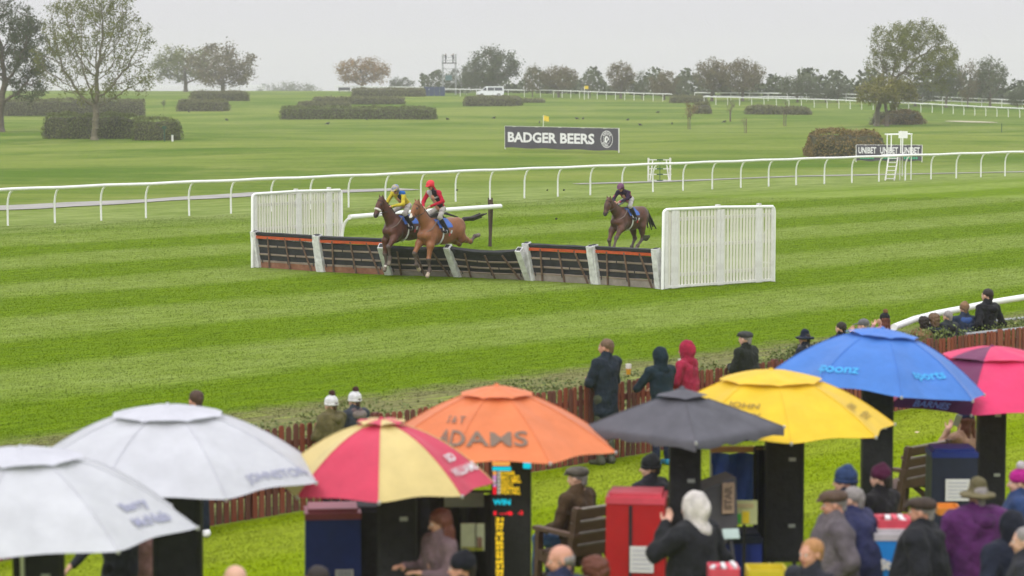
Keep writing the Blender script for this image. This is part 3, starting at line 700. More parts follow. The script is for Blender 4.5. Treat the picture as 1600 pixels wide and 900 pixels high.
# ================================================================== VEGETATION
M_BARK = mat('bark', (.085, .07, .05), .95, .3, 4, .8, 14, color2=(.16, .135, .095))
M_BARKG = mat('lichen_bark', (.12, .105, .07), .95, .3, 3, .8, 14, color2=(.21, .19, .12))
def leafmat(n, a, b): return mat('leaf_'+n, a, .65, .3, 2.6 if 'hedge' in n else .9, color2=b, spec=.2)
L_OL = leafmat('olive', (.06, .08, .014), (.20, .215, .04)); L_GR = leafmat('green', (.06, .08, .035), (.12, .14, .06))
L_OR = leafmat('amber', (.16, .095, .03), (.30, .19, .06)); L_BR = leafmat('brown', (.09, .075, .035), (.17, .145, .06))
L_YG = leafmat('yellow_green', (.10, .11, .02), (.24, .22, .05)); L_DK = leafmat('dark', (.04, .055, .025), (.10, .12, .05)); L_TL = leafmat('blue_green', (.035, .075, .05), (.08, .12, .06))
def tree_geo(H, W, blobs, seed, natt=420, leaf=.2, nleaf=7000, trunk_h=.16, tr=.3, step=None, lean=0, spreadt=.45, D=None, fork=0, kids=None):
    """space colonisation: limbs grow towards points scattered through the crown"""
    r = np.random.default_rng(seed); A = []
    D = D or W*.85
    ws = np.array([b[2]*b[3] for b in blobs]); ws = ws/ws.sum()
    for b, wt in zip(blobs, ws):
        n = max(8, int(natt*wt)); d = r.normal(0, 1, (n, 3)); d /= np.linalg.norm(d, axis=1)[:, None]; q = d*(r.uniform(.25, 1, n)**.45)[:, None]
        A.append(np.stack([b[0]*W/2+q[:, 0]*b[2]*W/2, q[:, 1]*b[2]*D/2+r.normal(0, .02, n)*W, b[1]*H+q[:, 2]*b[3]*H/2], -1))
    A = np.concatenate(A); A = A[A[:, 2] > trunk_h*H*.6]
    step = step or H/26
    nodes = [np.array([0., 0, 0])]; par = [-1]
    while nodes[-1][2] < trunk_h*H:
        z = nodes[-1][2]+step; nodes.append(np.array([lean*z+.02*math.sin(z*3), .02*math.cos(z*2), z])); par.append(len(nodes)-2)
    nd = np.array(nodes); par = list(par); alive = np.ones(len(A), bool)
    for it in range(70):
        if not alive.any(): break
        At = A[alive]; d2 = ((At[:, None]-nd[None])**2).sum(-1); near = d2.argmin(1); dmin = np.sqrt(d2.min(1))
        new = []; pn = []
        for j in np.unique(near):
            v = At[near == j]-nd[j]; v = (v/np.linalg.norm(v, axis=1)[:, None]).mean(0); v += r.normal(0, .14, 3); v[2] += .05; v /= np.linalg.norm(v)+1e-9
            new.append(nd[j]+v*step); pn.append(j)
        nd = np.concatenate([nd, np.array(new)]); par += pn
        ia = np.where(alive)[0]; dd = ((At[:, None]-np.array(new)[None])**2).sum(-1).min(1); alive[ia[np.minimum(np.sqrt(dd), dmin) < step*1.3]] = False
        if len(nd) > 3800: break
    n = len(nd); par = np.array(par); wgt = np.zeros(n); ch = np.zeros(n, int)
    for j in range(n-1, 0, -1):
        if ch[j] == 0: wgt[j] = 1
        wgt[par[j]] += wgt[j]; ch[par[j]] += 1
    rad = tr*(wgt/wgt[0])**.5; rad = np.maximum(rad, tr*.035)
    V = []; F = []; K = 5; ang = 2*np.pi*np.arange(K)/K
    a = nd[par[1:]]; b = nd[1:]; d = b-a; d /= np.linalg.norm(d, axis=1)[:, None]+1e-9
    up = np.where(np.abs(d[:, 2:3]) < .9, [[0, 0, 1.]], [[1., 0, 0]]); p1 = np.cross(d, up); p1 /= np.linalg.norm(p1, axis=1)[:, None]; p2 = np.cross(d, p1)
    ringv = p1[:, None]*np.cos(ang)[None, :, None]+p2[:, None]*np.sin(ang)[None, :, None]
    ra = np.minimum(rad[par[1:]], rad[1:]*1.35); flare = np.where(a[:, 2] < .3*step, 1.45, 1.0)
    Va = a[:, None]+ringv*(ra*flare)[:, None, None]; Vb = b[:, None]+ringv*rad[1:, None, None]
    V = np.concatenate([Va, Vb], 1).reshape(-1, 3); base = np.arange(n-1)[:, None]*2*K; k = np.arange(K); k2 = (k+1) % K
    F = np.stack([base+k, base+k2, base+K+k2, base+K+k], -1).reshape(-1, 4)
    tip = np.where(wgt <= 4)[0]; tip = tip[nd[tip, 2] > trunk_h*H]
    pr = r.uniform(.12, 1, len(tip))**3.5; pr /= pr.sum(); c = nd[r.choice(tip, nleaf, p=pr)]+r.normal(0, leaf*1.15, (nleaf, 3))
    d1 = r.normal(0, 1, (nleaf, 3)); d1 /= np.linalg.norm(d1, axis=1)[:, None]; d2 = np.cross(d1, r.normal(0, 1, (nleaf, 3))); d2 /= np.linalg.norm(d2, axis=1)[:, None]
    s = leaf*r.uniform(.45, 1.15, nleaf)[:, None]
    P = np.stack([c-d1*s*.6, c+d2*s*.3, c+d1*s*.6, c-d2*s*.3], 1).reshape(-1, 3)
    return V, F, P, np.arange(len(P)).reshape(-1, 4)
def tree(loc, label, geo, lm, bark=M_BARK, group=None, rz=0, sc3=(1, 1, 1), name='tree', me=None):
    root = empty(name, loc, rz, label, 'tree', group); root.scale = sc3
    if me is None:
        V, F, P, Q = geo; me = (mesh_np('trunk', V, F, bark, smooth=True), mesh_np('crown', P, Q, lm))
    link('trunk', me[0], root); link('crown', me[1], root); return me
p = at_g(147, 219); k = FPX/p.y
tree(p, 'tall airy olive tree with many upright limbs above the clipped hedge at the left', tree_geo(236/k, 192/k, [(.0, .70, .80, .58), (-.62, .52, .40, .36), (.72, .42, .34, .26), (.6, .66, .42, .4), (-.3, .82, .5, .3), (.0, .36, .55, .30), (.3, .88, .4, .2)], 3, 2100, .20, 13000, .05, .30, step=.34), L_OL, M_BARKG)
p = at_g(1, 206); k = FPX/p.y
tree(p, 'tall dense tree cut by the left edge of the photograph', tree_geo(236/k, 180/k, [(.0, .62, .8, .6), (.5, .5, .5, .5), (-.3, .8, .5, .4), (.45, .3, .4, .22)], 11, 1000, .24, 20000, .12, .36, step=.45), L_DK, M_BARK)
p = at_g(1370, 197); k = FPX/p.y
tree(p, 'large leafy tree leaning right above the round hedge at the right', tree_geo(172/k, 160/k, [(.66, .62, .82, .6), (1.15, .48, .42, .42), (.25, .74, .5, .36), (.75, .84, .6, .28), (1.3, .66, .28, .3), (.0, .52, .3, .3)], 5, 1500, .22, 19000, .14, .30, step=.42, lean=.05), L_OL, M_BARKG)
p = at_g(1386, 197.5); tree(p, 'lower yellow green tree growing against the large leaning tree', tree_geo(82/k, 108/k, [(-.05, .66, .9, .5), (.5, .62, .4, .4), (-.5, .62, .4, .4)], 8, 420, .25, 9000, .2, .22, step=.4), L_YG, M_BARK)
# far trees: a few shapes, each tree copied at its own size
T1 = tree_geo(10, 12, [(0, .58, .95, .75), (-.45, .45, .5, .5), (.45, .45, .5, .5)], 21, 300, .42, 5200, .12, .35, step=.6)
T2 = tree_geo(10, 9, [(0, .6, .9, .75), (.3, .4, .6, .5)], 22, 300, .4, 3600, .12, .3, step=.55)
T3 = tree_geo(10, 13, [(0, .55, .95, .7), (-.5, .35, .45, .5), (.5, .38, .45, .5), (0, .25, .8, .35)], 23, 300, .42, 5200, .08, .3, step=.6)
T4 = tree_geo(10, 8, [(0, .55, .9, .85)], 24, 220, .4, 1500, .08, .2, step=.6)
def protos(g, lm, nm):
    V, F, P, Q = g; return (mesh_np('trunk', V, F, M_BARK, smooth=True), mesh_np('crown', P, Q, lm))
PT = {}
def far_tree(x, yb, w, h, g, lm, label, flip=0, D=None):
    p = at_g(x, max(yb, 143.5)) if D is None else at_d(x, yb, D)
    if D is not None: p.z = float(gz(p.x, p.y))
    k = FPX/p.y; key = (id(g), lm.name)
    if key not in PT: PT[key] = protos(g, lm, 'x')
    base = {id(T1): 12, id(T2): 9, id(T3): 13, id(T4): 8}[id(g)]
    top = CAM_H-(yb-h-125)/k; hh = top-p.z
    tree(p, label, None, None, group='trees along the foggy skyline', rz=flip, sc3=(w/k/base, w/k/base, hh/10), me=PT[key], name='tree')
FT = [(290, 140, 112, 74, T1, L_OL, 'broad rounded tree at the left of the pair behind the left skyline rail'),
 (348, 146, 140, 86, T3, L_BR, 'browner tree at the right of the pair behind the left skyline rail'),
 (566, 143, 94, 58, T1, L_OR, 'rounded amber oak standing alone on the skyline'),
 (627, 144, 50, 26, T3, L_DK, 'low dark bush just right of the amber oak'),
 (678, 146, 40, 34, T4, L_DK, 'thin shrub left of the scaffold tower'),
 (716, 147, 46, 44, T3, L_DK, 'bush at the foot of the scaffold tower'),
 (774, 150, 104, 84, T1, L_DK, 'big dark tree rising above the white van'),
 (750, 150, 76, 60, T3, L_GR, 'lower green tree between the tower and the big dark tree'),
 (832, 152, 36, 52, T4, L_BR, 'slender pale tree just right of the big dark tree'),
 (873, 152, 72, 54, T1, L_BR, 'round brown tree right of the van'),
 (922, 153, 36, 46, T4, L_GR, 'thin tree beside the round brown tree'),
 (970, 154, 62, 60, T2, L_BR, 'upright tree with a clear stem in the middle of the tree line'),
 (1003, 155, 34, 46, T4, L_DK, 'thin dark tree right of the upright middle tree'),
 (1038, 156, 66, 50, T3, L_BR, 'wide low tree left of the tall pair'),
 (1068, 157, 30, 46, T4, L_GR, 'wispy tree directly left of the tall pair'),
 (1112, 158, 74, 70, T2, L_BR, 'left tree of the tall pair above the saplings'),
 (1160, 158, 80, 72, T1, L_BR, 'right tree of the tall pair above the saplings'),
 (1246, 160, 66, 48, T1, L_GR, 'lone rounded bush tree in the gap right of the tall pair'),
 (1308, 160, 52, 38, T4, L_DK, 'small bare bush tree left of the large leaning tree'),
 (1290, 160, 60, 26, T3, L_DK, 'low hedge tree under the small bare bush tree'),
 (1478, 168, 62, 80, T2, L_GR, 'tree just behind the right side of the large leaning tree'),
 (1547, 168, 66, 82, T2, L_GR, 'tall tree standing apart near the right edge'),
 (1590, 170, 40, 34, T3, L_DK, 'low trees at the right edge of the photograph'),
 (1512, 168, 50, 74, T4, L_BR, 'nearly bare tree between the two trees at the right'),
 (1430, 166, 90, 40, T3, L_DK, 'low thicket below the large leaning tree')]
for i_, f_ in enumerate(FT): far_tree(*f_, flip=i_*1.3)
far_tree(463, 138, 80, 14, T1, L_GR, 'faint clump of trees almost lost in the fog between the two skyline rails', D=1150)
far_tree(418, 138, 44, 12, T3, L_GR, 'fainter rounded clump of fog trees beside the left skyline rail', D=1150)
# undergrowth below the tree line, a mass that reads as one
n = 9000; uu = RNG.uniform(0, 1, n); px_ = 655+uu*(1640-655); P = []
line = [(x, at_g(x, 148+max(0, (x-800)/800*16)-2.5)) for x in range(640, 1680, 40)]
lx = np.array([q[0] for q in line]); lw = np.array([tuple(q[1]) for q in line])
c = np.stack([np.interp(px_, lx, lw[:, i]) for i in range(3)], -1); c[:, 1] += RNG.uniform(0, 14, n); hh = 2.0+1.6*np.sin(px_*.05)*np.sin(px_*.021)+1.2*np.sin(px_*.13)
c[:, 2] = gz(c[:, 0], c[:, 1])+RNG.uniform(0, 1, n)*np.clip(hh+1.6, .9, 5.2)
d1 = RNG.normal(0, 1, (n, 3)); d1 /= np.linalg.norm(d1, axis=1)[:, None]; d2 = np.cross(d1, RNG.normal(0, 1, (n, 3))); d2 /= np.linalg.norm(d2, axis=1)[:, None]; s_ = RNG.uniform(.25, .6, n)[:, None]
P = np.stack([c-d1*s_, c+d2*s_*.7, c+d1*s_, c-d2*s_*.7], 1).reshape(-1, 3)
tag(link('undergrowth', mesh_np('undergrowth', P, np.arange(len(P)).reshape(-1, 4), L_DK)), 'dark undergrowth filling the foot of the distant tree line', kind='stuff')
# hedges
H_BR = leafmat('hedge_brown', (.08, .085, .035), (.21, .21, .085)); H_GR = leafmat('hedge_green', (.07, .09, .025), (.19, .22, .065)); H_RD = leafmat('hedge_russet', (.09, .085, .025), (.28, .19, .07))
M_CORE = mat('hedge_core', (.06, .06, .03), .95, .4, 2, .8, 4)
def hedge(x0, x1, yt, yb, depth, lm, label, leaf=.2, group='clipped hedges and bushes on the far grass', rnd=.15, slope=0, dens=1.0):
    A = at_g(x0, yb); B = at_g(x1, yb+slope); d = B-A; L = d.length; k = FPX/A.y; h = (yb-yt)/k
    root = empty('hedge', A, math.atan2(d.y, d.x), label, 'hedge', group)
    n = int(min(26000, (L*h+L*depth+h*depth*2)*20/leaf*dens+500))
    u = RNG.uniform(0, 1, n); v_ = RNG.uniform(0, 1, n); f = RNG.choice([0, 1, 2, 3, 4], n, p=np.array([L*h, L*h*.4, L*depth, h*depth, h*depth])/(L*h*1.4+L*depth+2*h*depth))
    x = np.where(f == 3, 0, np.where(f == 4, L, u*L)); y = np.where(f == 0, 0, np.where(f == 1, depth, np.where(f == 2, v_*depth, u*depth))); z = np.where(f == 2, h, np.where(f < 2, v_*h, v_*h))
    bx = (x/L-.5)*2; by = (y/depth-.5)*2; bz = z/h                    # round the box off
    cr = rnd; x = x-np.sign(bx)*np.clip(np.abs(by)*np.maximum(0, bz-.4)*1.2, 0, 1)*cr*h*np.abs(bx)**8; y = y-np.sign(by)*np.maximum(0, bz-.5)*2*cr*h*.9*np.abs(by)
    z = z*(1-cr*.6*np.abs(bx)**10-cr*.6*np.abs(by)**4*np.clip(bz, 0, 1)); z += h*(.04*np.sin(x*1.1)+.03*np.sin(x*2.9+y))*bz
    c = np.stack([x, y, z], -1)+RNG.normal(0, leaf*.55, (n, 3)); c[:, 2] = np.maximum(c[:, 2], .02)
    d1 = RNG.normal(0, 1, (n, 3)); d1 /= np.linalg.norm(d1, axis=1)[:, None]; d2 = np.cross(d1, RNG.normal(0, 1, (n, 3))); d2 /= np.linalg.norm(d2, axis=1)[:, None]; s = leaf*RNG.uniform(.4, 1, n)[:, None]*.7
    P = np.stack([c-d1*s, c+d2*s*.55, c+d1*s, c-d2*s*.55], 1).reshape(-1, 3)
    link('foliage', mesh_np('foliage', P, np.arange(len(P)).reshape(-1, 4), lm), root)
    nx = max(4, int(L/1.0)); V = []; F = []; prof = [(.08, 0), (.07, .5), (.14, .82), (.5, .92), (.86, .82), (.93, .5), (.92, 0)]
    for i in range(nx+1):
        q = i/nx; e = .55 if i in (0, nx) else 1
        for a, b in prof: V.append((leaf*.8+q*(L-leaf*1.6), depth*(.5+(a-.5)*(.9 if e < 1 else 1)), h*b*(.95 if e == 1 else .88)*(1+.05*math.sin(i*1.7+a*4))))
    m_ = len(prof)
    for i in range(nx):
        for j in range(m_-1): F.append((i*m_+j, i*m_+j+1, (i+1)*m_+j+1, (i+1)*m_+j))
    F += [tuple(range(m_)), tuple(nx*m_+j for j in range(m_-1, -1, -1))]
    link('inner_core', mesh_np('inner_core', V, F, M_CORE), root)  # solid dark core, added to fill the hedge behind its leaves
hedge(-40, 226, 156, 181, 2.6, H_BR, 'long brown hedge running off the left edge behind the tall airy tree', .22)
hedge(65, 199, 178, 217, 2.6, H_GR, 'clipped hedge directly behind the trunk of the tall airy tree', .15)
hedge(206, 267, 185, 219.5, 2, H_GR, 'shorter clipped hedge block with a dark green post in front', .14)
hedge(276, 348, 157, 174, 2.2, H_BR, 'small dark hedge block right of the long brown hedge', .22)
hedge(307, 390, 144, 158, 3, H_BR, 'small hedge block below the left skyline rail', .22)
hedge(437, 674, 167, 187, 2.2, H_GR, 'longest green hedge in the middle of the far grass', .2)
hedge(473, 548, 160, 168, 2, H_BR, 'small stub of hedge just behind the longest green hedge', .22)
hedge(492, 632, 153, 163, 2, H_BR, 'second long hedge behind the longest green hedge', .24)
hedge(550, 662, 139, 151, 2, H_BR, 'hedge on the skyline below the amber oak', .25)
hedge(724, 800, 152, 166, 4, H_BR, 'low hedge block in front of the white van', .24)
hedge(802, 850, 156, 160.5, 2, H_BR, 'very low dark hedge right of the block in front of the van', .24)
hedge(1270, 1385, 206, 246, 4.5, H_RD, 'big rounded russet hedge left of the UNIBET sign', .15, rnd=.4)
hedge(1378, 1421, 174, 195, 4, H_RD, 'round russet bush right of the large leaning tree trunk', .2, rnd=.5)
hedge(1359, 1373, 178, 195, 3, H_BR, 'small bush left of the large leaning tree trunk', .2, rnd=.5)
hedge(1184, 1224, 167, 179, 3, H_BR, 'left of two small hedge blocks beyond the saplings', .22)
hedge(1240, 1268, 169, 179.5, 3, H_BR, 'right of two small hedge blocks beyond the saplings', .22)
hedge(1086, 1111, 162, 178, 3, H_BR, 'small round bush behind the leafy sapling', .22, rnd=.6)
hedge(1046, 1098, 151, 161, 3, H_BR, 'low hedge at the end of the distant rail below the tall pair of trees', .25)
# saplings with stakes
SG = tree_geo(3.2, 1.7, [(0, .62, .8, .6)], 31, 60, .13, 700, .3, .05, step=.16)
for (x, yb, yt, lf, lab) in ((1078, 202, 153, 1, 'leafy russet sapling tied to a stake'), (1141.5, 190, 150, .3, 'thin bare sapling right of the leafy russet one'), (1163, 208, 178, .1, 'shortest sapling, little more than two stakes'), (1228, 197, 150, .15, 'bare sapling furthest right, below the lone bush tree')):
    p = at_g(x, yb); k = FPX/p.y; h = (yb-yt)/k; V, F, P, Q = SG
    root = empty('sapling', p, x, lab, 'sapling', 'young staked trees on the far grass'); s_ = h/3.2
    n = int(len(Q)*lf); link('trunk', mesh_np('trunk', V*s_, F, M_BARK), root)
    link('crown', mesh_np('crown', P[:n*4]*s_, Q[:n], H_RD if x < 1100 else L_BR), root)
    mb = MB(); mb.tube([(.25, 0, 0), (.25, 0, 1.5)], .05, M_STAKE, 6); mb.build('stake', None, root)
p = at_g(256, 172); root = empty('sapling', p, 0, 'small leafy shrub left of the small dark hedge block', 'shrub'); V, F, P, Q = SG
link('trunk', mesh_np('trunk', V*.55, F, M_BARK), root); link('crown', mesh_np('crown', P*.55, Q, L_GR), root)

# ================================================================== VAN, TOWER, BIRDS
p = at_g(766, 151.2); k = FPX/p.y
van = empty('van', (p.x, p.y, p.z), math.radians(2), 'white passenger van parked on the far side by the distant rail', 'van')
M_VAN = mat('white_car_paint', (.74, .76, .79), .3, .03, 2, spec=.6, coat=.4); M_GLASS = mat('dark_glass', (.04, .05, .06), .1, .1, spec=.8); M_TYRE = mat('tyre_rubber', (.03, .03, .03), .8)
prof = [(-2.5, .3), (-2.55, .62), (-2.45, .95), (-1.75, 1.12), (-1.05, 1.78), (-.8, 1.93), (2.3, 1.95), (2.45, 1.75), (2.52, .9), (2.5, .3)]
mb = MB(); V = []; n = len(prof)
for y, ins in ((-.95, 0), (-.88, .0), (.88, .0), (.95, 0)):
    for x, z in prof:
        e = 1 if abs(y) < .9 else 1; yy = y*(1-.12*max(0, (z-1)/1)); V.append((x if abs(y) < .9 else x*.985, yy, z if abs(y) < .9 else z*.985+.01))
F = []
for r in range(3):
    for i in range(n): j = (i+1) % n; F.append((r*n+i, (r+1)*n+i, (r+1)*n+j, r*n+j))
F += [tuple(range(n)), tuple(3*n+i for i in range(n-1, -1, -1))]; mb.add(V, F, M_VAN); mb.build('body', None, van, True)
for s_ in (-1, 1):
    for name, q in (('window', [(-1.5, 1.18), (-1.0, 1.68), (-.72, 1.74), (-.72, 1.14)]), ('window', [(-.5, 1.14), (-.5, 1.74), (.7, 1.74), (.7, 1.14)]), ('window', [(.78, 1.14), (.78, 1.74), (2.2, 1.72), (2.3, 1.14)])):
        mb = MB(); V = [(x, s_*(.955-.114*max(0, z-1)), z) for x, z in q]; mb.add(V, [(0, 1, 2, 3) if s_ < 0 else (3, 2, 1, 0)], M_GLASS); mb.build(name, None, van)
mb = MB(); mb.add([(-1.78, -.72, 1.15), (-1.78, .72, 1.15), (-1.1, .68, 1.78), (-1.1, -.68, 1.78)], [(0, 1, 2, 3)], M_GLASS); mb.build('windscreen', None, van)
for x in (-1.6, 1.55):
    for s_ in (-1, 1):
        mb = MB(); mb.tube([(x, s_*.8, .33), (x, s_*.98, .33)], .33, M_TYRE, 16); wh = mb.build('wheel', None, van)
        mb = MB(); mb.tube([(x, s_*.97, .33), (x, s_*.995, .33)], .2, M_GALV, 12); mb.build('hub_cap', None, wh)
for s_ in (-1, 1): mb = MB(); mb.box((-2.5, s_*.7, .75), (.12, .3, .18), M_GALV); mb.build('headlight', None, van)
# scaffold tower
p = at_g(702, 148.5); k = FPX/p.y; Ht = (148.5-85)/k; tw = empty('scaffold_tower', p, .1, 'grey scaffold filming tower beside the big dark tree', 'tower'); w_ = 20/k
for sx_ in (-1, 1):
    for sy_ in (-1, 1): mb = MB(); mb.tube([(sx_*w_/2, sy_*w_/2, 0), (sx_*w_/2, sy_*w_/2, Ht)], .07, M_GALV, 6); mb.build('upright', None, tw)
zd = (148.5-99)/k
for z in [Ht*.12, Ht*.3, Ht*.48, Ht*.64, zd+.55, zd+1.1]:
    for a, b in (((-1, -1), (1, -1)), ((-1, 1), (1, 1)), ((-1, -1), (-1, 1)), ((1, -1), (1, 1))):
        mb = MB(); mb.tube([(a[0]*w_/2, a[1]*w_/2, z), (b[0]*w_/2, b[1]*w_/2, z)], .045, M_GALV, 5); mb.build('bar', None, tw)
for z0, z1, s_ in ((.5, 3, 1), (3, 5.4, -1)): mb = MB(); mb.tube([(-w_/2*s_, -w_/2, z0), (w_/2*s_, -w_/2, z1)], .045, M_GALV, 5); mb.build('brace', None, tw)
mb = MB(); mb.box((0, 0, zd), (w_*1.1, w_*1.1, .16), mat('scaffold_deck', (.10, .09, .10), .8)); mb.build('deck', None, tw)
mb = MB(); mb.box((-.2, -w_/2-.06, Ht*.42), (w_*.5, .05, 1.0), mat('teal_sheet', (.10, .18, .18), .7)); mb.build('sheet', None, tw)
for s_ in (-1, 1): mb = MB(); mb.tube([(w_/2, s_*w_*.3, Ht*.55), (w_*1.3, s_*w_*.9, 0)], .05, M_GALV, 5); mb.build('stay', None, tw)
# crows
M_CROW = mat('crow_feathers', (.015, .015, .018), .5, .2, 20)
gv, gq, gf = solid([E((0, 0, .16), (.17, .075, .085), 0, rotY(.35)), C((.1, 0, .2), (.16, 0, .27), .05, .045, 0), C((.19, 0, .27), (.27, 0, .25), .02, .006, 0), C((-.12, 0, .14), (-.3, 0, .07), .045, .03, 0), C((0, .03, .1), (.01, .035, 0), .015, .01, 0), C((0, -.03, .1), (.01, -.035, 0), .015, .01, 0)], .02, .03)
CM = mesh_np('crow', gv, gq, M_CROW, smooth=True)
for i_, (x, y, wh) in enumerate(((512, 195, 'left of the others, below the longest hedge'), (573, 188, 'close under the middle of the longest hedge'), (699, 188, 'a little right of the longest hedge'), (772, 186, 'alone between the hedge and the flag'), (843, 193, 'just left of the yellow flag'), (901, 187, 'left of a close pair'), (911, 187, 'right of a close pair'), (981, 189, 'in the middle of the right hand grass'), (1000, 197, 'lowest of those right of the flag'), (1050, 195, 'left of the leafy sapling'), (1132, 192, 'between two saplings'), (295, 176, 'below the small dark hedge block'), (354, 189, 'right of the dark green post'), (1028, 177, 'farthest of those right of the flag'))):
    o = link('crow', CM, None, at_g(x, y)); o.rotation_euler = (0, 0, i_*1.9); o.scale = (1.5,)*3 if False else (1.15,)*3
    tag(o, 'small black crow on the far grass, '+wh, 'crow', 'black crows scattered on the far grass')
# tree guard poles with yellow flag in the distance
p = at_g(913, 156); fl = empty('golf_flag', p, 0, 'tiny faded yellow flag in front of the distant tree line', 'flag'); mb = MB(); mb.tube([(0, 0, 0), (0, 0, 2.4)], .05, M_RAILW, 5); mb.build('pole', None, fl)
mb = MB(); mb.box((.35, 0, 2.2), (.7, .03, .55), mat('yellow_flag', (.75, .55, .03), .7, .1)); mb.build('flag_cloth', None, fl)
# turf clods thrown up
M_CLOD = mat('turf_clod', (.035, .04, .015), .95, .4, 20, .6, 30)
for i_, (x, y, D, s_, lb) in enumerate(((1009, 372, 75, .09, 'largest dark clod of turf flying behind the third horse'), (869, 342, 76, .03, 'small clod of turf in the air, nearest the hurdles'), (881, 297, 80, .03, 'highest small clod of turf in the air left of the third horse'), (855, 297, 80, .025, 'small clod of turf in the air beside the highest one'), (714, 297, 70, .025, 'small clod of turf in the air right of the red jockey'))):
    cv, cq, cf = solid([S((0, 0, 0), s_), S((s_*.9, .02, s_*.4), s_*.6), S((-s_*.6, -.02, s_*.5), s_*.5)], s_*.3, s_*.3, noise=s_*.15, nfreq=3/s_)
    o = link('turf_clod', mesh_np('turf_clod', cv, cq, M_CLOD, smooth=True), None, at_d(x, y, D)); tag(o, lb, 'turf clod', 'clods of turf thrown up by the horses')
# ================================================================== PEOPLE
def skin(n, c): return mat('skin_'+n, c, .55, .10, 14, .1, 60, spec=.35)
SK = [skin('fair', (.56, .33, .24)), skin('ruddy', (.52, .26, .18)), skin('tan', (.40, .22, .145))]
M_EYE = mat('eye_dark', (.03, .02, .018), .3, 0); M_EYEW = mat('eye_white', (.6, .58, .55), .4, 0); M_LIP = mat('lips', (.36, .13, .10), .5, .05)
def hairm(n, c): return mat('hair_'+n, c, .6, .3, 60, .5, 90, stretch=(1, 1, .25), spec=.3)
HAIR = dict(brown=hairm('brown', (.06, .032, .018)), dark=hairm('dark', (.022, .016, .013)), ginger=hairm('ginger', (.36, .18, .07)), gray=hairm('gray', (.22, .20, .19)), auburn=hairm('auburn', (.11, .035, .02)), lightbrown=hairm('lightbrown', (.13, .08, .045)), thin=hairm('thin', (.16, .10, .075)))
# --- head, in its own frame: origin between the ears, face towards +X
def _head():
    P = [E((-.012, 0, .032), (.098, .078, .088), 0), E((.022, 0, -.03), (.066, .06, .082), 0), C((.052, 0, -.098), (.058, 0, -.1), .022, .02, 0), C((.0, -.045, -.07), (.045, -.015, -.1), .02, .016, 0), C((.0, .045, -.07), (.045, .015, -.1), .02, .016, 0),
         C((.088, 0, .008), (.108, 0, -.032), .008, .0135, 0), C((.076, -.034, .022), (.076, .034, .022), .014, .014, 0), E((.058, .032, -.032), (.026, .022, .024), 0), E((.058, -.032, -.032), (.026, .022, .024), 0),
         E((-.01, .079, -.008), (.019, .011, .031), 0, rotZ(.35)), E((-.01, -.079, -.008), (.019, .011, .031), 0, rotZ(-.35)), C((.084, -.02, -.064), (.084, .02, -.064), .0085, .0085, 3),
         C((-.025, 0, -.06), (-.035, 0, -.115), .056, .056, 0)]
    g = solid(P, .0085, .018, cuts=())
    e = [solid([S((.083, s*.031, .002), .0115, 1)], .005, .003) for s in (-1, 1)] + [solid([S((.0925, s*.031, .002), .0055, 2)], .0035, .002) for s in (-1, 1)]
    return join([g]+e)
HEAD = _head()
FACECUT = E((.125, 0, -.065), (.10, .105, .115))
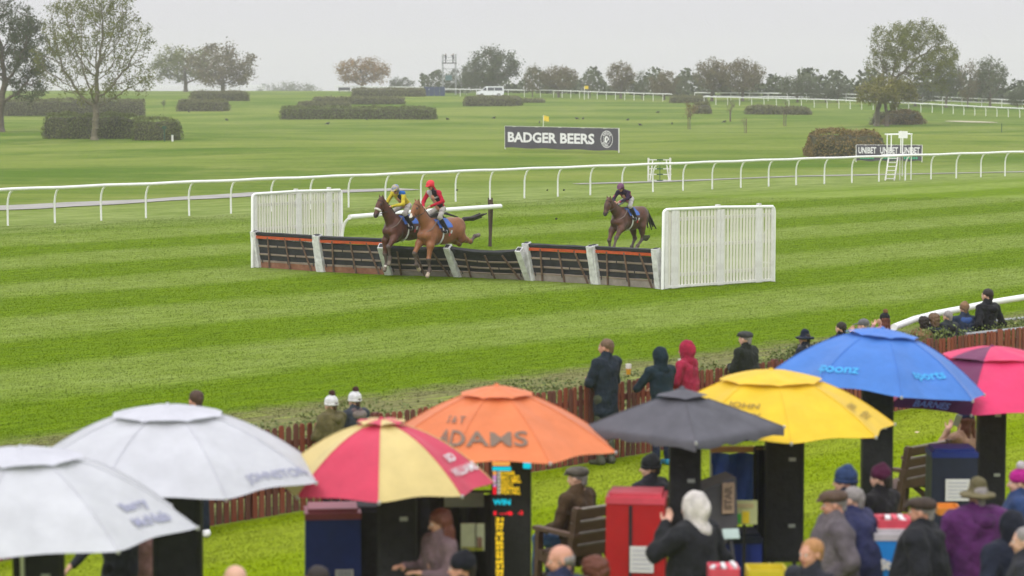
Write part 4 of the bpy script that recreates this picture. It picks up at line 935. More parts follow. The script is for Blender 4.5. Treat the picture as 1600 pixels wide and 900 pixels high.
def _hat(kind):
    Z = (0, 0, -1)
    if kind == 'short': return solid([E((-.02, 0, .046), (.100, .085, .085)), C((-.085, 0, .02), (-.085, 0, -.045), .045, .035)], .009, .02, cuts=(FACECUT,), noise=.002, nfreq=60)
    if kind == 'balding': return solid([E((-.03, 0, -.0), (.088, .087, .06)), C((-.09, 0, .01), (-.09, 0, -.04), .03, .03)], .009, .02, cuts=(E((.115, 0, -.02), (.11, .11, .14)),), noise=.002, nfreq=60)
    if kind == 'long': return solid([E((-.02, 0, .046), (.105, .092, .09)), C((-.06, .04, .0), (-.07, .05, -.2), .055, .045), C((-.06, -.04, .0), (-.07, -.05, -.2), .055, .045), C((-.02, .085, 0), (-.02, .09, -.14), .022, .02), C((-.02, -.085, 0), (-.02, -.09, -.14), .022, .02)], .01, .03, cuts=(FACECUT,), noise=.005, nfreq=45)
    if kind == 'bun': return solid([E((-.02, 0, .046), (.103, .088, .088)), S((-.11, 0, .07), .05)], .01, .02, cuts=(FACECUT,), noise=.003, nfreq=50)
    if kind == 'curly': return solid([E((-.02, 0, .05), (.125, .115, .105)), C((-.07, .03, .0), (-.07, .03, -.08), .07, .06), C((-.07, -.03, .0), (-.07, -.03, -.08), .07, .06)], .01, .03, cuts=(FACECUT,), noise=.010, nfreq=70)
    if kind == 'beanie': return solid([E((-.014, 0, .058), (.112, .098, .098)), C((-.02, 0, .1), (-.03, 0, .125), .06, .05)], .009, .02, planes=((Z, -.008),), noise=.0015, nfreq=60)
    if kind == 'cuff': return solid([E((-.014, 0, .015), (.12, .105, .04))], .009, .01, planes=(((0, 0, 1), .038), (Z, .008)))
    if kind == 'flatcap': return solid([E((-.005, 0, .082), (.128, .112, .05)), E((-.03, 0, .06), (.11, .1, .05)), E((.085, 0, .06), (.075, .075, .016), 0, rotY(.25))], .009, .03, planes=((Z, -.022),))
    if kind == 'cap': return solid([E((-.014, 0, .052), (.108, .094, .088)), E((.12, 0, .035), (.075, .07, .011), 0, rotY(.2))], .009, .015, planes=((Z, -.018),))
    if kind == 'bucket': return solid([C((-.012, 0, .04), (-.012, 0, .115), .1, .078), E((-.012, 0, .03), (.175, .165, .022)), E((-.012, 0, .012), (.17, .16, .02))], .009, .025, planes=((Z, -.0),), noise=.004, nfreq=22)
    if kind == 'hood': return solid([E((-.025, 0, .025), (.128, .112, .145)), E((-.09, 0, .0), (.07, .08, .10)), C((-.03, 0, -.1), (-.05, 0, -.17), .10, .12)], .011, .04, cuts=(E((.14, 0, -.02), (.085, .082, .115)),), noise=.005, nfreq=24)
    if kind == 'hooddown': return solid([C((-.12, -.07, -.2), (-.12, .07, -.2), .05, .05), C((-.12, -.07, -.2), (.0, -.1, -.19), .05, .03), C((-.12, .07, -.2), (.0, .1, -.19), .05, .03), E((-.15, 0, -.22), (.07, .1, .07))], .012, .03, noise=.004, nfreq=24)
    if kind == 'helmet': return solid([E((-.005, 0, .05), (.132, .112, .108)), E((.11, 0, .045), (.06, .08, .018), 0, rotY(.15)), C((-.02, .095, .0), (-.01, .085, -.05), .028, .02), C((-.02, -.095, .0), (-.01, -.085, -.05), .028, .02)], .009, .02, cuts=(E((.12, 0, -.1), (.07, .1, .10)), S((0, 0, -.12), .085)), planes=((Z, .07),))
    if kind == 'strap': return solid([C((0, -.085, -.02), (.03, -.04, -.118), .009, .009), C((0, .085, -.02), (.03, .04, -.118), .009, .009), C((.03, -.04, -.118), (.03, .04, -.118), .009, .009)], .007, .005)
    if kind == 'goggles': return solid([C((.095, -.045, .006), (.095, .045, .006), .018, .018), C((.08, -.06, .005), (-.02, -.1, .02), .012, .01), C((.08, .06, .005), (-.02, .1, .02), .012, .01)], .008, .01)
    if kind == 'pom': return solid([S((-.03, 0, .185), .052)], .009, .01, noise=.006, nfreq=90)
    if kind == 'scarf': return solid([C((.06, -.03, -.16), (.06, .03, -.16), .05, .05), C((-.06, -.06, -.15), (.06, -.04, -.16), .045, .05), C((-.06, .06, -.15), (.06, .04, -.16), .045, .05), C((-.06, .06, -.15), (-.06, -.06, -.15), .045, .045)], .012, .03, noise=.006, nfreq=35)
_hc = {}
def hat(kind):
    if kind not in _hc: _hc[kind] = _hat(kind)
    return _hc[kind]
# --- hand: wrist at the origin, fingers towards +X, palm facing -Z, thumb at +Y
def _hand(curl):
    P = [E((.045, 0, 0), (.05, .04, .016), 0), C((-.03, 0, 0), (.02, 0, 0), .026, .028)]
    for y, L, b in ((.029, .068, .085), (.010, .077, .09), (-.010, .071, .087), (-.028, .056, .08)):
        x, z, a = b, 0.0, curl*.4; pt = np.array([b-.015, y, 0])
        for q, fr in enumerate((.45, .3, .25)):
            nx = pt+np.array([math.cos(a), 0, -math.sin(a)])*L*fr; P.append(C(pt, nx, .0092-.001*q, .0085-.001*q)); pt = nx; a += curl*.75
    P += [C((.02, .03, -.005), (.05, .06, -.015), .014, .011), C((.05, .06, -.015), (.078, .066, -.022-.02*curl), .0105, .009)]
    return solid(P, .0062, .007)
HANDS = {'relaxed': _hand(.5), 'grip': _hand(1.35)}
def frame(x, z=(0, 0, 1)):
    x = np.array(x, float); x /= np.linalg.norm(x)+1e-9; z = np.array(z, float); y = np.cross(z, x)
    if np.linalg.norm(y) < 1e-3: y = np.cross((0, 1, 0), x)
    y /= np.linalg.norm(y); return np.stack([x, y, np.cross(x, y)], 1)
def xf(g, R, t, s=1.0, flip=False):
    V, Q, m = g
    if flip: V = V*np.array([1, -1, 1]); Q = Q[:, ::-1]
    return (V*s)@R.T+np.array(t), Q, m
def build_person(root, J, o):
    """J: joints in the root's frame; o: outfit"""
    sk = o.get('skin', SK[0]); s = o.get('s', 1.0); vox = o.get('vox', .022); A = {k: np.array(v, float) for k, v in J.items() if k not in ('headR',)}
    fat = o.get('fat', 1.0); R = J['headR']
    pel, ch, nk, hd = A['pelvis'], A['chest'], A['neck'], A['head']
    body = [C(pel, ch, .12*s, .13*s), C(ch, nk-(nk-ch)*.2, .12*s, .07*s), C(nk-(hd-nk)*.1, hd-R@np.array([.03, 0, .06])*s, .056*s, .055*s)]
    for q in 'LR':
        sh, el, wr, hp, kn, an = (A[q+n] for n in ('sh', 'el', 'wr', 'hip', 'kn', 'an'))
        body += [C(sh, nk-(nk-ch)*.35, .05*s, .06*s), C(sh, el, .045*s, .036*s), C(el, wr, .036*s, .025*s), C(pel, hp, .1*s, .085*s), C(hp, kn, .075*s, .05*s), C(kn, an, .048*s, .035*s)]
    geo = [solid(body, vox*1.2, .04*s), xf(HEAD, R, hd, s)]
    for q in 'LR':
        el, wr = A[q+'el'], A[q+'wr']; hx = J.get(q+'hand'); d = np.array(hx) if hx is not None else wr-el
        kind = o.get('hand', 'relaxed'); geo.append(xf(HANDS[kind], frame(d, J.get(q+'hz', (0, 0, 1) if abs(d[2]) < .8*np.linalg.norm(d) else (0, 1 if q == 'R' else -1, 0))), wr, s, flip=(q == 'L') != (abs(d[2]) >= .8*np.linalg.norm(d))*False))
    body_obj('body', join(geo), [sk, M_EYEW, M_EYE, M_LIP], root)
    # jacket
    jm = o['jacket'] if isinstance(o['jacket'], (list, tuple)) and not isinstance(o['jacket'][0], (int, float)) else [o['jacket']]
    jmats = [m if isinstance(m, bpy.types.Material) else cloth(m) for m in jm]; t = o.get('thick', 1.0); sl = 1 if len(jmats) > 1 else 0
    up = (ch-pel); up /= np.linalg.norm(up); side = A['Lsh']-A['Rsh']; side /= np.linalg.norm(side); fw = np.cross(side, up)
    ja = []
    w1, w2, w3 = .155*s*fat*t, .17*s*fat*t, .15*s*t
    hem = o.get('hem', .10)*s
    for k in (-1, 1):
        ja += [C(pel-up*hem+side*k*.045*s, pel+up*.12*s+side*k*.04*s, w1*(.95+.25*o.get('flare', 0)), w1*.86, 0), C(pel+up*.12*s+side*k*.04*s, ch+side*k*.06*s, w1*.86, .13*s*t*fat**.5, 0), C(ch+side*k*.05*s, (A[('L' if k > 0 else 'R')+'sh']+ch)/2+up*.05*s, .13*s*t, .10*s*t, 0)]
    ja += [C(ch, nk-(nk-ch)*.22, .12*s*t, .075*s*t, 0), C(A['Lsh'], A['Rsh'], .07*s*t, .07*s*t, 0)]
    ja += [C(nk-(hd-nk)*.15, nk+(hd-nk)*o.get('collar', .30)-R@np.array([.012, 0, 0])*s, .092*s, .082*s, 0)]
    for q in 'LR':
        ja += [C(A[q+'sh'], A[q+'el'], .072*s*t, .06*s*t, sl), C(A[q+'el'], A[q+'wr']-(A[q+'wr']-A[q+'el'])*.06, .06*s*t, .043*s*t, sl)]
    pl = []
    g = solid(ja, vox, .045*s, noise=o.get('fold', .0085)*s, nfreq=o.get('nf', 21)/s)
    if 'paint' in o:                      # patterns of jockeys' silks, by place on the garment
        fc = g[0][g[1]].mean(1); g = (g[0], g[1], o['paint'](fc, g[2], dict(pel=pel, ch=ch, nk=nk, up=up, side=side, fw=fw, A=A)))
    body_obj('jacket', g, jmats, root)
    if o.get('trousers') is not None:
        m = o['trousers']; m = m if isinstance(m, bpy.types.Material) else cloth(m); tr = []
        for q in 'LR': tr += [C(pel, A[q+'hip'], .125*s*fat, .105*s*fat), C(A[q+'hip'], A[q+'kn'], .095*s*fat, .068*s), C(A[q+'kn'], A[q+'kn']+(A[q+'an']-A[q+'kn'])*o.get('tl', .93), .066*s, .055*s*o.get('tw', 1))]
        body_obj('trousers', solid(tr, vox, .035*s, noise=.004*s, nfreq=20/s), [m], root)
    if o.get('shoes') is not None:
        m = o['shoes']; m = m if isinstance(m, bpy.types.Material) else mat('shoe_%02x%02x%02x' % m, lin(m), .5, .1, 10)
        for q in 'LR':
            an = A[q+'an']; tdir = np.array(J.get(q+'toe', (1, 0, 0)), float); tdir /= np.linalg.norm(tdir); dn = np.array(J.get(q+'down', (0, 0, -1)), float)
            sh = [C(an+dn*.02, an+dn*.035-tdir*.03, .05, .045), C(an+dn*.045-tdir*.03, an+dn*.055+tdir*.15, .045, .036)]
            if o.get('boots'): sh.append(C(an, an+(A[q+'kn']-an)*o['boots'], .055, .068))
            body_obj('boot' if o.get('boots') else 'shoe', solid(sh, .015, .03), [m], root)
    hc = HAIR[o.get('haircol', 'brown')]
    def hp(name, kind, m):
        V, Q, f = hat(kind); V = (V*s)@R.T+hd; link(name, mesh_np(name, V, Q, m if isinstance(m, bpy.types.Material) else cloth(m), smooth=True), root)
    if o.get('hair', 'short'): hp('hair', o.get('hair', 'short'), hc)
    for kind, m in o.get('hats', ()): hp({'beanie': 'beanie', 'cuff': 'hat_cuff', 'pom': 'bobble', 'flatcap': 'flat_cap', 'cap': 'cap', 'bucket': 'hat', 'hood': 'hood', 'hooddown': 'hood', 'helmet': 'helmet', 'goggles': 'goggles', 'strap': 'chin_strap', 'scarf': 'scarf'}[kind], kind, m)
    return root
def stand_joints(h, arms='down', lean=0.0, head=(0, 0), slump=0, stride=0, rnd=None, sit=False, waist=0, wide=1.1):
    """a standing (or seated) figure facing +X; head = (yaw, pitch down)"""
    s = h/1.78; r = rnd or random; J = {}
    hipz = .93*s if not sit else .50*s
    pel = np.array([0, 0, hipz+.03*s]); lx = math.sin(lean); lz = math.cos(lean)
    ch = pel+np.array([lx, 0, lz])*.36*s; nk = pel+np.array([lx*1.05, 0, lz])*.535*s; hd = nk+np.array([lx*.7+.03, 0, lz])*np.array([.16, 0, .138])*s
    hd[2] += .0
    J.update(pelvis=pel, chest=ch, neck=nk, head=hd)
    yaw, pit = head; J['headR'] = rotZ(yaw)@rotY(pit)
    for q, k in (('L', 1), ('R', -1)):
        hp = pel+np.array([0, k*.09*s, -.04*s]); J[q+'hip'] = hp
        if sit:
            J[q+'kn'] = hp+np.array([.43*s, k*.03, .02*s]); J[q+'an'] = J[q+'kn']+np.array([.03, 0, -.41*s])
        else:
            st = stride*k; J[q+'kn'] = np.array([.04+st*.5, k*.105*s, .50*s]); J[q+'an'] = np.array([st, k*(.11*s), .085*s])
        J[q+'toe'] = (1, k*.2, 0)
        sh = nk+np.array([-lx*.06, k*.185*s*wide, -.07*s]); J[q+'sh'] = sh
        a = arms if isinstance(arms, str) else arms[0 if q == 'L' else 1]
        el, wr = {'down': ((-.02, .06, -.29), (.07, .04, -.53)), 'pocket': ((-.09, .12, -.27), (.1, .0, -.44)), 'folded': ((.06, .07, -.27), (.26, -.12, -.24)),
                  'face': ((.2, .08, -.16), (.19, -.09, .08)), 'rail': ((.16, .1, -.25), (.36, -.02, -.3)), 'hold': ((.05, .07, -.27), (.30, -.02, -.22)), 'lap': ((.03, .09, -.27), (.27, .02, -.36)), 'raise': ((.24, .06, -.12), (.42, -.02, .06)), 'out': ((.02, .2, -.25), (.12, .34, -.42))}[a]
        J[q+'el'] = sh+np.array([el[0], k*el[1], el[2]])*s; J[q+'wr'] = sh+np.array([wr[0], k*wr[1], wr[2]])*s
    return J
TRACKDIR = math.atan2(ND[1], ND[0])
def person(px, yt, h, face, label, group=None, pos=None, **o):
    p = Vector(pos) if pos is not None else place_top(px, yt, h+o.pop('hatlift', .0))
    p.z = o.pop('z0', 0.0) if 'z0' in o else 0
    jk = {k: o.pop(k) for k in ('arms', 'lean', 'head', 'stride', 'sit', 'wide') if k in o}
    root = empty('person', p, face, label, 'person', group); o['s'] = h/1.78
    build_person(root, stand_joints(h, **jk), o); return root
# ================================================================== HORSES
def horse(pos, heading, label, coat, points, face, legs, pose, pitch=0, nose_white=False, zoff=0, clothm=None, seed=0):
    M = [coat, points, mat('horse_hoof', (.16, .13, .10), .6, .2, 10), mat('horse_muzzle', (.04, .03, .028), .6), M_EYE, mat('white_hair_marking', (.62, .58, .52), .8), mat('pale_hoof', (.42, .33, .25), .6, .2, 10)]
    root = empty('horse', (pos[0], pos[1], zoff), 0, label, 'horse', 'three racehorses in the hurdle race', rot=(0, pitch, heading))
    poll = np.array(pose['poll'], float); muz = np.array(pose['muzzle'], float)
    P = [E((.02, 0, 1.20), (.70, .27, .325)), E((.46, 0, 1.17), (.32, .235, .36)), E((.34, 0, 1.46), (.34, .10, .14)), E((.52, .12, 1.2), (.2, .12, .33), 0, rotY(-.3)), E((.52, -.12, 1.2), (.2, .12, .33), 0, rotY(-.3)),
         E((-.56, .12, 1.27), (.36, .17, .30), 0, rotY(.25)), E((-.56, -.12, 1.27), (.36, .17, .30), 0, rotY(.25)), E((-.5, 0, 1.43), (.36, .19, .14)), E((-.2, 0, 1.36), (.5, .2, .17)), E((-.25, 0, 1.02), (.42, .2, .17), 0, rotY(.12)), S((.70, .08, 1.14), .13), S((.70, -.08, 1.14), .13)]
    nb = np.array([.50, 0, 1.30]); mid = (nb+poll)/2+np.array([.03, 0, .0])
    P += [C(nb, mid, .25, .165, 0, .62), C(mid, poll-(poll-mid)*.08, .165, .105, 0, .62), C(nb+(-.02, 0, .12), mid+(-.05, 0, .07), .13, .09, 0, .5)]
    hd = muz-poll; hl = np.linalg.norm(hd); hu = hd/hl; back = np.cross((0, 1, 0), hu); back /= np.linalg.norm(back)
    if back[0] > 0: back = -back
    P += [C(poll+hu*.04, poll+hu*.22, .118, .112, 0, .72), C(poll+hu*.2, poll+hu*hl*.86, .104, .066, 0, .72), E(poll+hu*.2+back*.05, (.09, .062, .11), 0), C(poll+hu*hl*.84, poll+hu*hl, .058, .05, 3, .85), C(poll+hu*hl*.9+back*.04, poll+hu*hl*.97+back*.035, .035, .028, 3)]
    for k in (-1, 1):
        P += [C(poll+np.array([-.01, k*.045, .05]), poll+np.array([.035, k*.065, .16]), .03, .010, 0), S(poll+hu*.15+np.array([0, k*.074, 0])-back*.045, .019, 4), S(poll+hu*hl*.93+np.array([0, k*.04, 0])-back*.02, .014, 4)]
    if face == 'blaze': P += [C(poll+hu*.1-back*.092, poll+hu*.2-back*.088, .022, .018, 5), C(poll+hu*hl*.62-back*.062, poll+hu*hl*.9-back*.045, .02, .028, 5)]
    if face == 'star': P += [C(poll+hu*.11-back*.095, poll+hu*.16-back*.094, .018, .014, 5)]
    for nm in ('LF', 'RF', 'LH', 'RH'):
        J = [np.array(q, float) for q in legs[nm]]; k = 1 if nm[0] == 'L' else -1; hoof = 6 if nm in legs.get('pale', ()) else 2; pn = 5 if nm in legs.get('sock', ()) else 1
        if nm[1] == 'F':
            el, kn, fe, hf = J; top = np.array([.52, k*.14, 1.08])
            P += [C(top, el, .13, .105), C(el, kn, .092, .052), S(kn, .054, 1), C(kn, fe, .044, .034, 1), S(fe, .045, 1), C(fe, fe+(hf-fe)*.62, .036, .034, pn), C(fe+(hf-fe)*.66, hf, .042, .058, hoof)]
        else:
            st, hk, fe, hf = J; top = np.array([-.6, k*.13, 1.2])
            P += [C(top, st, .19, .135), C(st, st+(hk-st)*.5, .12, .08), C(st+(hk-st)*.4, hk, .085, .052), S(hk, .055, 1), C(hk, fe, .048, .038, 1), S(fe, .046, 1), C(fe, fe+(hf-fe)*.62, .038, .036, pn), C(fe+(hf-fe)*.66, hf, .043, .058, hoof)]
    body_obj('body', solid(P, .0165, .055, noise=.0014, nfreq=14), M, root)
    # mane and tail
    mm = mat('black_horsehair', (.018, .014, .012), .6, .3, 40, .6, 60)
    mn = []
    for q in range(9):
        f = q/8; c = nb+(-.13, 0, .22); c = c*(1-f)+(poll+np.array([-.06, 0, .05]))*f; c[0] -= .035*math.sin(f*3.14); mn.append(C(c, c+np.array([-.015, .03+.02*math.sin(q*2), -.075]), .022, .014, 0))
    mn += [C(poll+(-.03, 0, .05), poll-back*.06+hu*.07, .025, .012), C(nb+(-.13, 0, .22), poll+(-.07, 0, .04), .02, .02)]
    body_obj('mane', solid(mn, .013, .015), [mm], root)
    tl = [np.array(q, float) for q in pose['tail']]; tp = []
    rr = np.random.default_rng(seed)
    for a in range(7):
        off = rr.normal(0, .05, 3)
        for i in range(len(tl)-1): f0, f1 = i/(len(tl)-1), (i+1)/(len(tl)-1); tp.append(C(tl[i]+off*f0*2, tl[i+1]+off*f1*2.2, .042*(1-.2*f0), .042*(1-.7*f1)+.006))
    body_obj('tail', solid(tp, .014, .02), [mm], root)
    # tack
    sd_ = solid([E((.16, 0, 1.545), (.22, .13, .05)), C((.02, 0, 1.57), (-.04, 0, 1.60), .06, .05), C((.2, .2, 1.46), (.22, .27, 1.25), .07, .06, 0, .5), C((.2, -.2, 1.46), (.22, -.27, 1.25), .07, .06, 0, .5)], .016, .03)
    body_obj('saddle', sd_, [mat('saddle_leather', (.03, .02, .016), .5)], root)
    mb = MB(); V = []; F = []; na = 13
    for i, x in enumerate((-.2, 0., .2, .38)):
        for j in range(na):
            a = math.radians(-68+136*j/(na-1)); V.append((x+.02*math.sin(j), .302*math.sin(a)*1.0, 1.20+.335*math.cos(a)+(.035 if abs(a) < .5 else 0)))
    for i in range(3):
        for j in range(na-1): F.append((i*na+j, (i+1)*na+j, (i+1)*na+j+1, i*na+j+1))
    mb.add(V, F, clothm or mat('blue_saddle_cloth', (.05, .13, .42), .7, .1)); mb.build('saddle_cloth', None, root, True)
    for k in (-1, 1):
        mb = MB()
        for q, (dx, dz, c) in enumerate(((-.1, .0, (.6, .62, .65)), (-.02, -.07, (.55, .06, .08)), (.07, .03, (.6, .62, .65)))):
            mb.box((dx, k*.312, 1.20+dz), (.06, .012, .09), mat('number_%d' % (q % 2), c, .6, .02), rot=(-k*.35, 0, 0))
        mb.build('cloth_print', None, root)
    M_STRAP = mat('tack_leather', (.025, .015, .01), .5)
    mb = MB()
    cr = lambda c, ax, r, rr_=.011, sy=.72: mb.tube([tuple(c+(back*math.cos(t)*r+np.array([0, 1, 0])*math.sin(t)*r*sy)) for t in np.linspace(0, 2*math.pi, 15)], rr_, M_STRAP, 5, False)
    cr(poll+hu*.06, 0, .118); cr(poll+hu*hl*.66, 0, .085)
    for k in (-1, 1):
        mb.tube([tuple(poll+hu*.05+np.array([0, k*.08, 0])), tuple(poll+hu*hl*.66+np.array([0, k*.062, 0])), tuple(poll+hu*hl*.86+back*.03+np.array([0, k*.058, 0]))], .010, M_STRAP, 5)
        mb.tube([tuple(poll+hu*hl*.84+back*.03+np.array([0, k*.06, 0])), tuple((poll+hu*hl*.84)*.35+np.array(pose['hands'])*.65+np.array([0, k*.09, -.05])), tuple(np.array(pose['hands'])+np.array([0, k*.06, 0]))], .012, M_STRAP, 5)
    mb.build('bridle', None, root)
    if nose_white:
        mb = MB(); c = poll+hu*hl*.62
        mb.tube([tuple(c+(back*math.cos(t)*.085+np.array([0, 1, 0])*math.sin(t)*.068)) for t in np.linspace(0, 2*math.pi, 13)], .032, mat('white_sheepskin', (.66, .62, .57), .95, .1, 30, .6, 60), 7, False); mb.build('noseband', None, root, True)
    mb = MB()
    mb.tube([(.36, .19, 1.52), (.62, .225, 1.32), (.775, .12, 1.22), (.80, 0, 1.20), (.775, -.12, 1.22), (.62, -.225, 1.32), (.36, -.19, 1.52)], .016, mat('breast_strap', (.16, .12, .10), .7), 6); mb.build('breast_strap', None, root, True)
    mb = MB(); mb.tube([tuple((.22, .30*math.sin(t), 1.19+.335*math.cos(t))) for t in np.linspace(1.0, 5.28, 14)], .022, mat('girth', (.5, .5, .48), .7), 6); mb.build('girth', None, root, True)
    return root
def jockey(hroot, label, silks, paint, capm, J, cap_extra=(), pants=(205, 200, 192), whip=True, twist=(0, 0)):
    root = empty('person', hroot.location, 0, label, 'person', 'jockeys riding the three racehorses', rot=tuple(hroot.rotation_euler))
    j = dict(pelvis=(.0, 0, 1.86), chest=(.24, 0, 2.10), neck=(.36, 0, 2.24), head=(.46, 0, 2.36), Lsh=(.33, .19, 2.17), Rsh=(.33, -.19, 2.17), Lel=(.50, .25, 1.93), Rel=(.50, -.25, 1.93), Lwr=(.70, .08, 1.82), Rwr=(.70, -.08, 1.82),
             Lhip=(.0, .1, 1.82), Rhip=(.0, -.1, 1.82), Lkn=(.36, .27, 1.62), Rkn=(.36, -.27, 1.62), Lan=(.12, .33, 1.27), Ran=(.12, -.33, 1.27), Ltoe=(1, .1, .1), Rtoe=(1, -.1, .1), headR=rotZ(twist[0])@rotY(twist[1]))
    j.update(J)
    build_person(root, j, dict(jacket=silks, paint=paint, trousers=pants, shoes=(22, 20, 22), boots=.8, tl=.3, thick=.86, fat=.86, hem=.02, vox=.016, fold=.006, nf=26, hair=None, hand='grip', s=.95, skin=SK[1], hats=[('helmet', capm), ('goggles', M_GLASS), ('strap', (30, 30, 32))]+list(cap_extra)))
    for q, k in (('L', 1), ('R', -1)):
        a = np.array(j[q+'an']); mb = MB(); mb.tube([tuple(a+(.05, 0, .02)), (.18, k*.29, 1.5)], .010, mat('tack_leather', (.025, .015, .01), .5), 5)
        mb.tube([tuple(a+np.array([.05+.0*t, .06*math.sin(t), -.05+.06*math.cos(t)])) for t in np.linspace(0, 6.28, 11)], .009, M_GALV, 5, False); mb.build('stirrup', None, root)
    if whip:
        w0 = np.array(j['Rwr']); mb = MB(); mb.tube([tuple(w0+(.1, 0, .02)), tuple(w0+(-.1, -.1, -.05)), tuple(w0+(-.45, -.2, -.26))], [.012, .01, .007], M_STRAPW, 5); mb.build('whip', None, root)
    return root
M_STRAPW = mat('whip_black', (.02, .02, .02), .5)
def hm_(n, a, b): return mat('horse_coat_'+n, a, .45, .3, 4.5, .25, 9, color2=b, spec=.3)
HEAD_ = math.radians(233)
# second horse: bay in front, landing
M_BAY = hm_('bay', (.17, .062, .024), (.26, .105, .042)); M_DBAY = hm_('dark_bay', (.05, .018, .010), (.11, .038, .018)); M_BRN = hm_('brown', (.045, .022, .013), (.11, .042, .022))
M_PT = mat('horse_black_points', (.025, .018, .016), .5, .3, 8); M_PT2 = mat('horse_grey_brown_points', (.085, .06, .05), .6, .3, 8)
h2 = horse((-1.96, 66.3), HEAD_, 'bright bay horse landing over the hurdles, right of the darker horse', M_BAY, M_PT2, 'blaze',
    dict(LF=[(.64, .17, .86), (.72, .17, .50), (.66, .16, .20), (.76, .16, .05)], RF=[(.70, -.17, .92), (.90, -.17, .66), (.83, -.16, .34), (.72, -.16, .20)][:4],
         LH=[(-.72, .18, 1.0), (-1.12, .17, .88), (-1.34, .16, 1.02), (-1.50, .16, 1.04)], RH=[(-.66, -.18, .98), (-1.05, -.17, .80), (-1.28, -.16, .92), (-1.43, -.16, .90)], pale=('LF', 'RF'), sock=()),
    dict(poll=(.98, 0, 1.99), muzzle=(1.24, 0, 1.60), tail=[(-.90, 0, 1.42), (-1.05, 0, 1.5), (-1.35, .05, 1.50), (-1.65, .12, 1.58)], hands=(.66, 0, 1.86)), zoff=.07, seed=1)
def silk_red(fc, m, d):
    r = np.zeros(len(fc), int); r[m == 1] = 0; q = (fc-d['ch'])@d['side']; f = (fc-d['ch'])@d['fw']; u = (fc-d['ch'])@d['up']
    body = m == 0; r[body & (q < .02) & (f > -.02)] = 1; r[body & (q >= .02) & (q < .2) & (f > .0)] = 2
    r[body & (np.abs(u-.02) < .025) & (f > 0) & (q > .0)] = 1; return r
jockey(h2, 'jockey in a red cap and red, black and white silks on the bright bay horse', [cloth((205, 30, 60), var=.15), cloth((205, 200, 205)), cloth((40, 32, 40))], silk_red, mat('red_cap_silk', (.62, .03, .04), .6, .15, 20),
    dict(pelvis=(.02, 0, 1.9), chest=(.22, 0, 2.19), neck=(.32, 0, 2.35), head=(.41, 0, 2.48), Lsh=(.30, .2, 2.29), Rsh=(.28, -.2, 2.27), Lel=(.34, .36, 2.05), Rel=(.36, -.30, 2.02), Lwr=(.60, .12, 1.92), Rwr=(.60, -.10, 1.90)), twist=(-.1, .45))
# first horse: dark bay at the left
h1 = horse((-2.92, 66.9), HEAD_-.03, 'dark bay horse with a white sheepskin noseband jumping at the left of the pair', M_DBAY, M_PT2, 'none',
    dict(LF=[(.70, .17, .94), (.92, .18, .74), (.86, .17, .42), (.90, .17, .26)], RF=[(.66, -.17, .88), (.68, -.17, .52), (.64, -.16, .22), (.72, -.16, .07)],
         LH=[(-.70, .18, 1.0), (-1.10, .17, .86), (-1.32, .16, 1.0), (-1.46, .16, 1.0)], RH=[(-.66, -.18, .98), (-1.05, -.17, .80), (-1.28, -.16, .90), (-1.43, -.16, .90)], sock=('RF',)),
    dict(poll=(1.0, 0, 2.0), muzzle=(1.26, 0, 1.58), tail=[(-.90, 0, 1.42), (-1.05, 0, 1.5), (-1.35, .05, 1.46), (-1.6, .1, 1.3)], hands=(.68, 0, 1.80)), nose_white=True, zoff=.14, seed=2)
def silk_yellow(fc, m, d):
    r = np.zeros(len(fc), int); p = fc*11.0; star = (np.sin(p[:, 0]*1.1+.5)*np.sin(p[:, 1]*1.3)*np.sin(p[:, 2]+1)) > .42; r[star & (m == 1)] = 1
    q = (fc-d['ch'])@d['side']; r[(m == 0) & (star)] = 1; r[(np.linalg.norm(fc-d['A']['Lsh'], axis=1) < .13) & (fc[:, 2] > d['A']['Lsh'][2]-.02)] = 2; return r
jockey(h1, 'jockey in starred yellow silks and a blue and yellow cap on the dark bay horse', [cloth((228, 208, 60), var=.12), cloth((40, 50, 70)), cloth((45, 110, 190))], silk_yellow, mat('blue_yellow_cap_silk', (.62, .44, .03), .6, .1, 14, color2=(.02, .14, .45)),
    dict(pelvis=(-.02, 0, 1.84), chest=(.22, 0, 2.05), neck=(.36, .02, 2.17), head=(.47, .04, 2.27), Lel=(.46, .30, 1.88), Rel=(.50, -.27, 1.88)), twist=(.1, .5), whip=False)
# third horse: behind
h3 = horse((3.62, 75.4), math.radians(236), 'brown horse galloping up alone behind the hurdles at the right', M_BRN, M_PT2, 'none',
    dict(LF=[(.76, .17, .92), (1.02, .18, .68), (1.16, .18, .38), (1.28, .18, .26)], RF=[(.70, -.17, .88), (.86, -.17, .58), (.82, -.17, .28), (.90, -.17, .16)],
         LH=[(-.48, .18, .96), (-.56, .18, .58), (-.28, .16, .36), (-.12, .16, .24)], RH=[(-.52, -.18, .94), (-.66, -.17, .56), (-.46, -.16, .30), (-.34, -.16, .16)]),
    dict(poll=(1.16, 0, 1.82), muzzle=(1.40, 0, 1.40), tail=[(-.90, 0, 1.42), (-1.08, 0, 1.40), (-1.38, -.05, 1.15), (-1.66, -.1, .90)], hands=(.70, 0, 1.76)), zoff=-.10, seed=3)
def silk_dark(fc, m, d):
    r = np.zeros(len(fc), int); p = fc*13.0; star = (np.sin(p[:, 0]*1.1+.5)*np.sin(p[:, 1]*1.3)*np.sin(p[:, 2]+1)) > .45; r[star] = 1
    f = (fc-d['ch'])@d['fw']; r[(m == 0) & (f > .03) & star] = 2; r[(m == 0) & (f < -.05)] = 2 if False else 0; return r
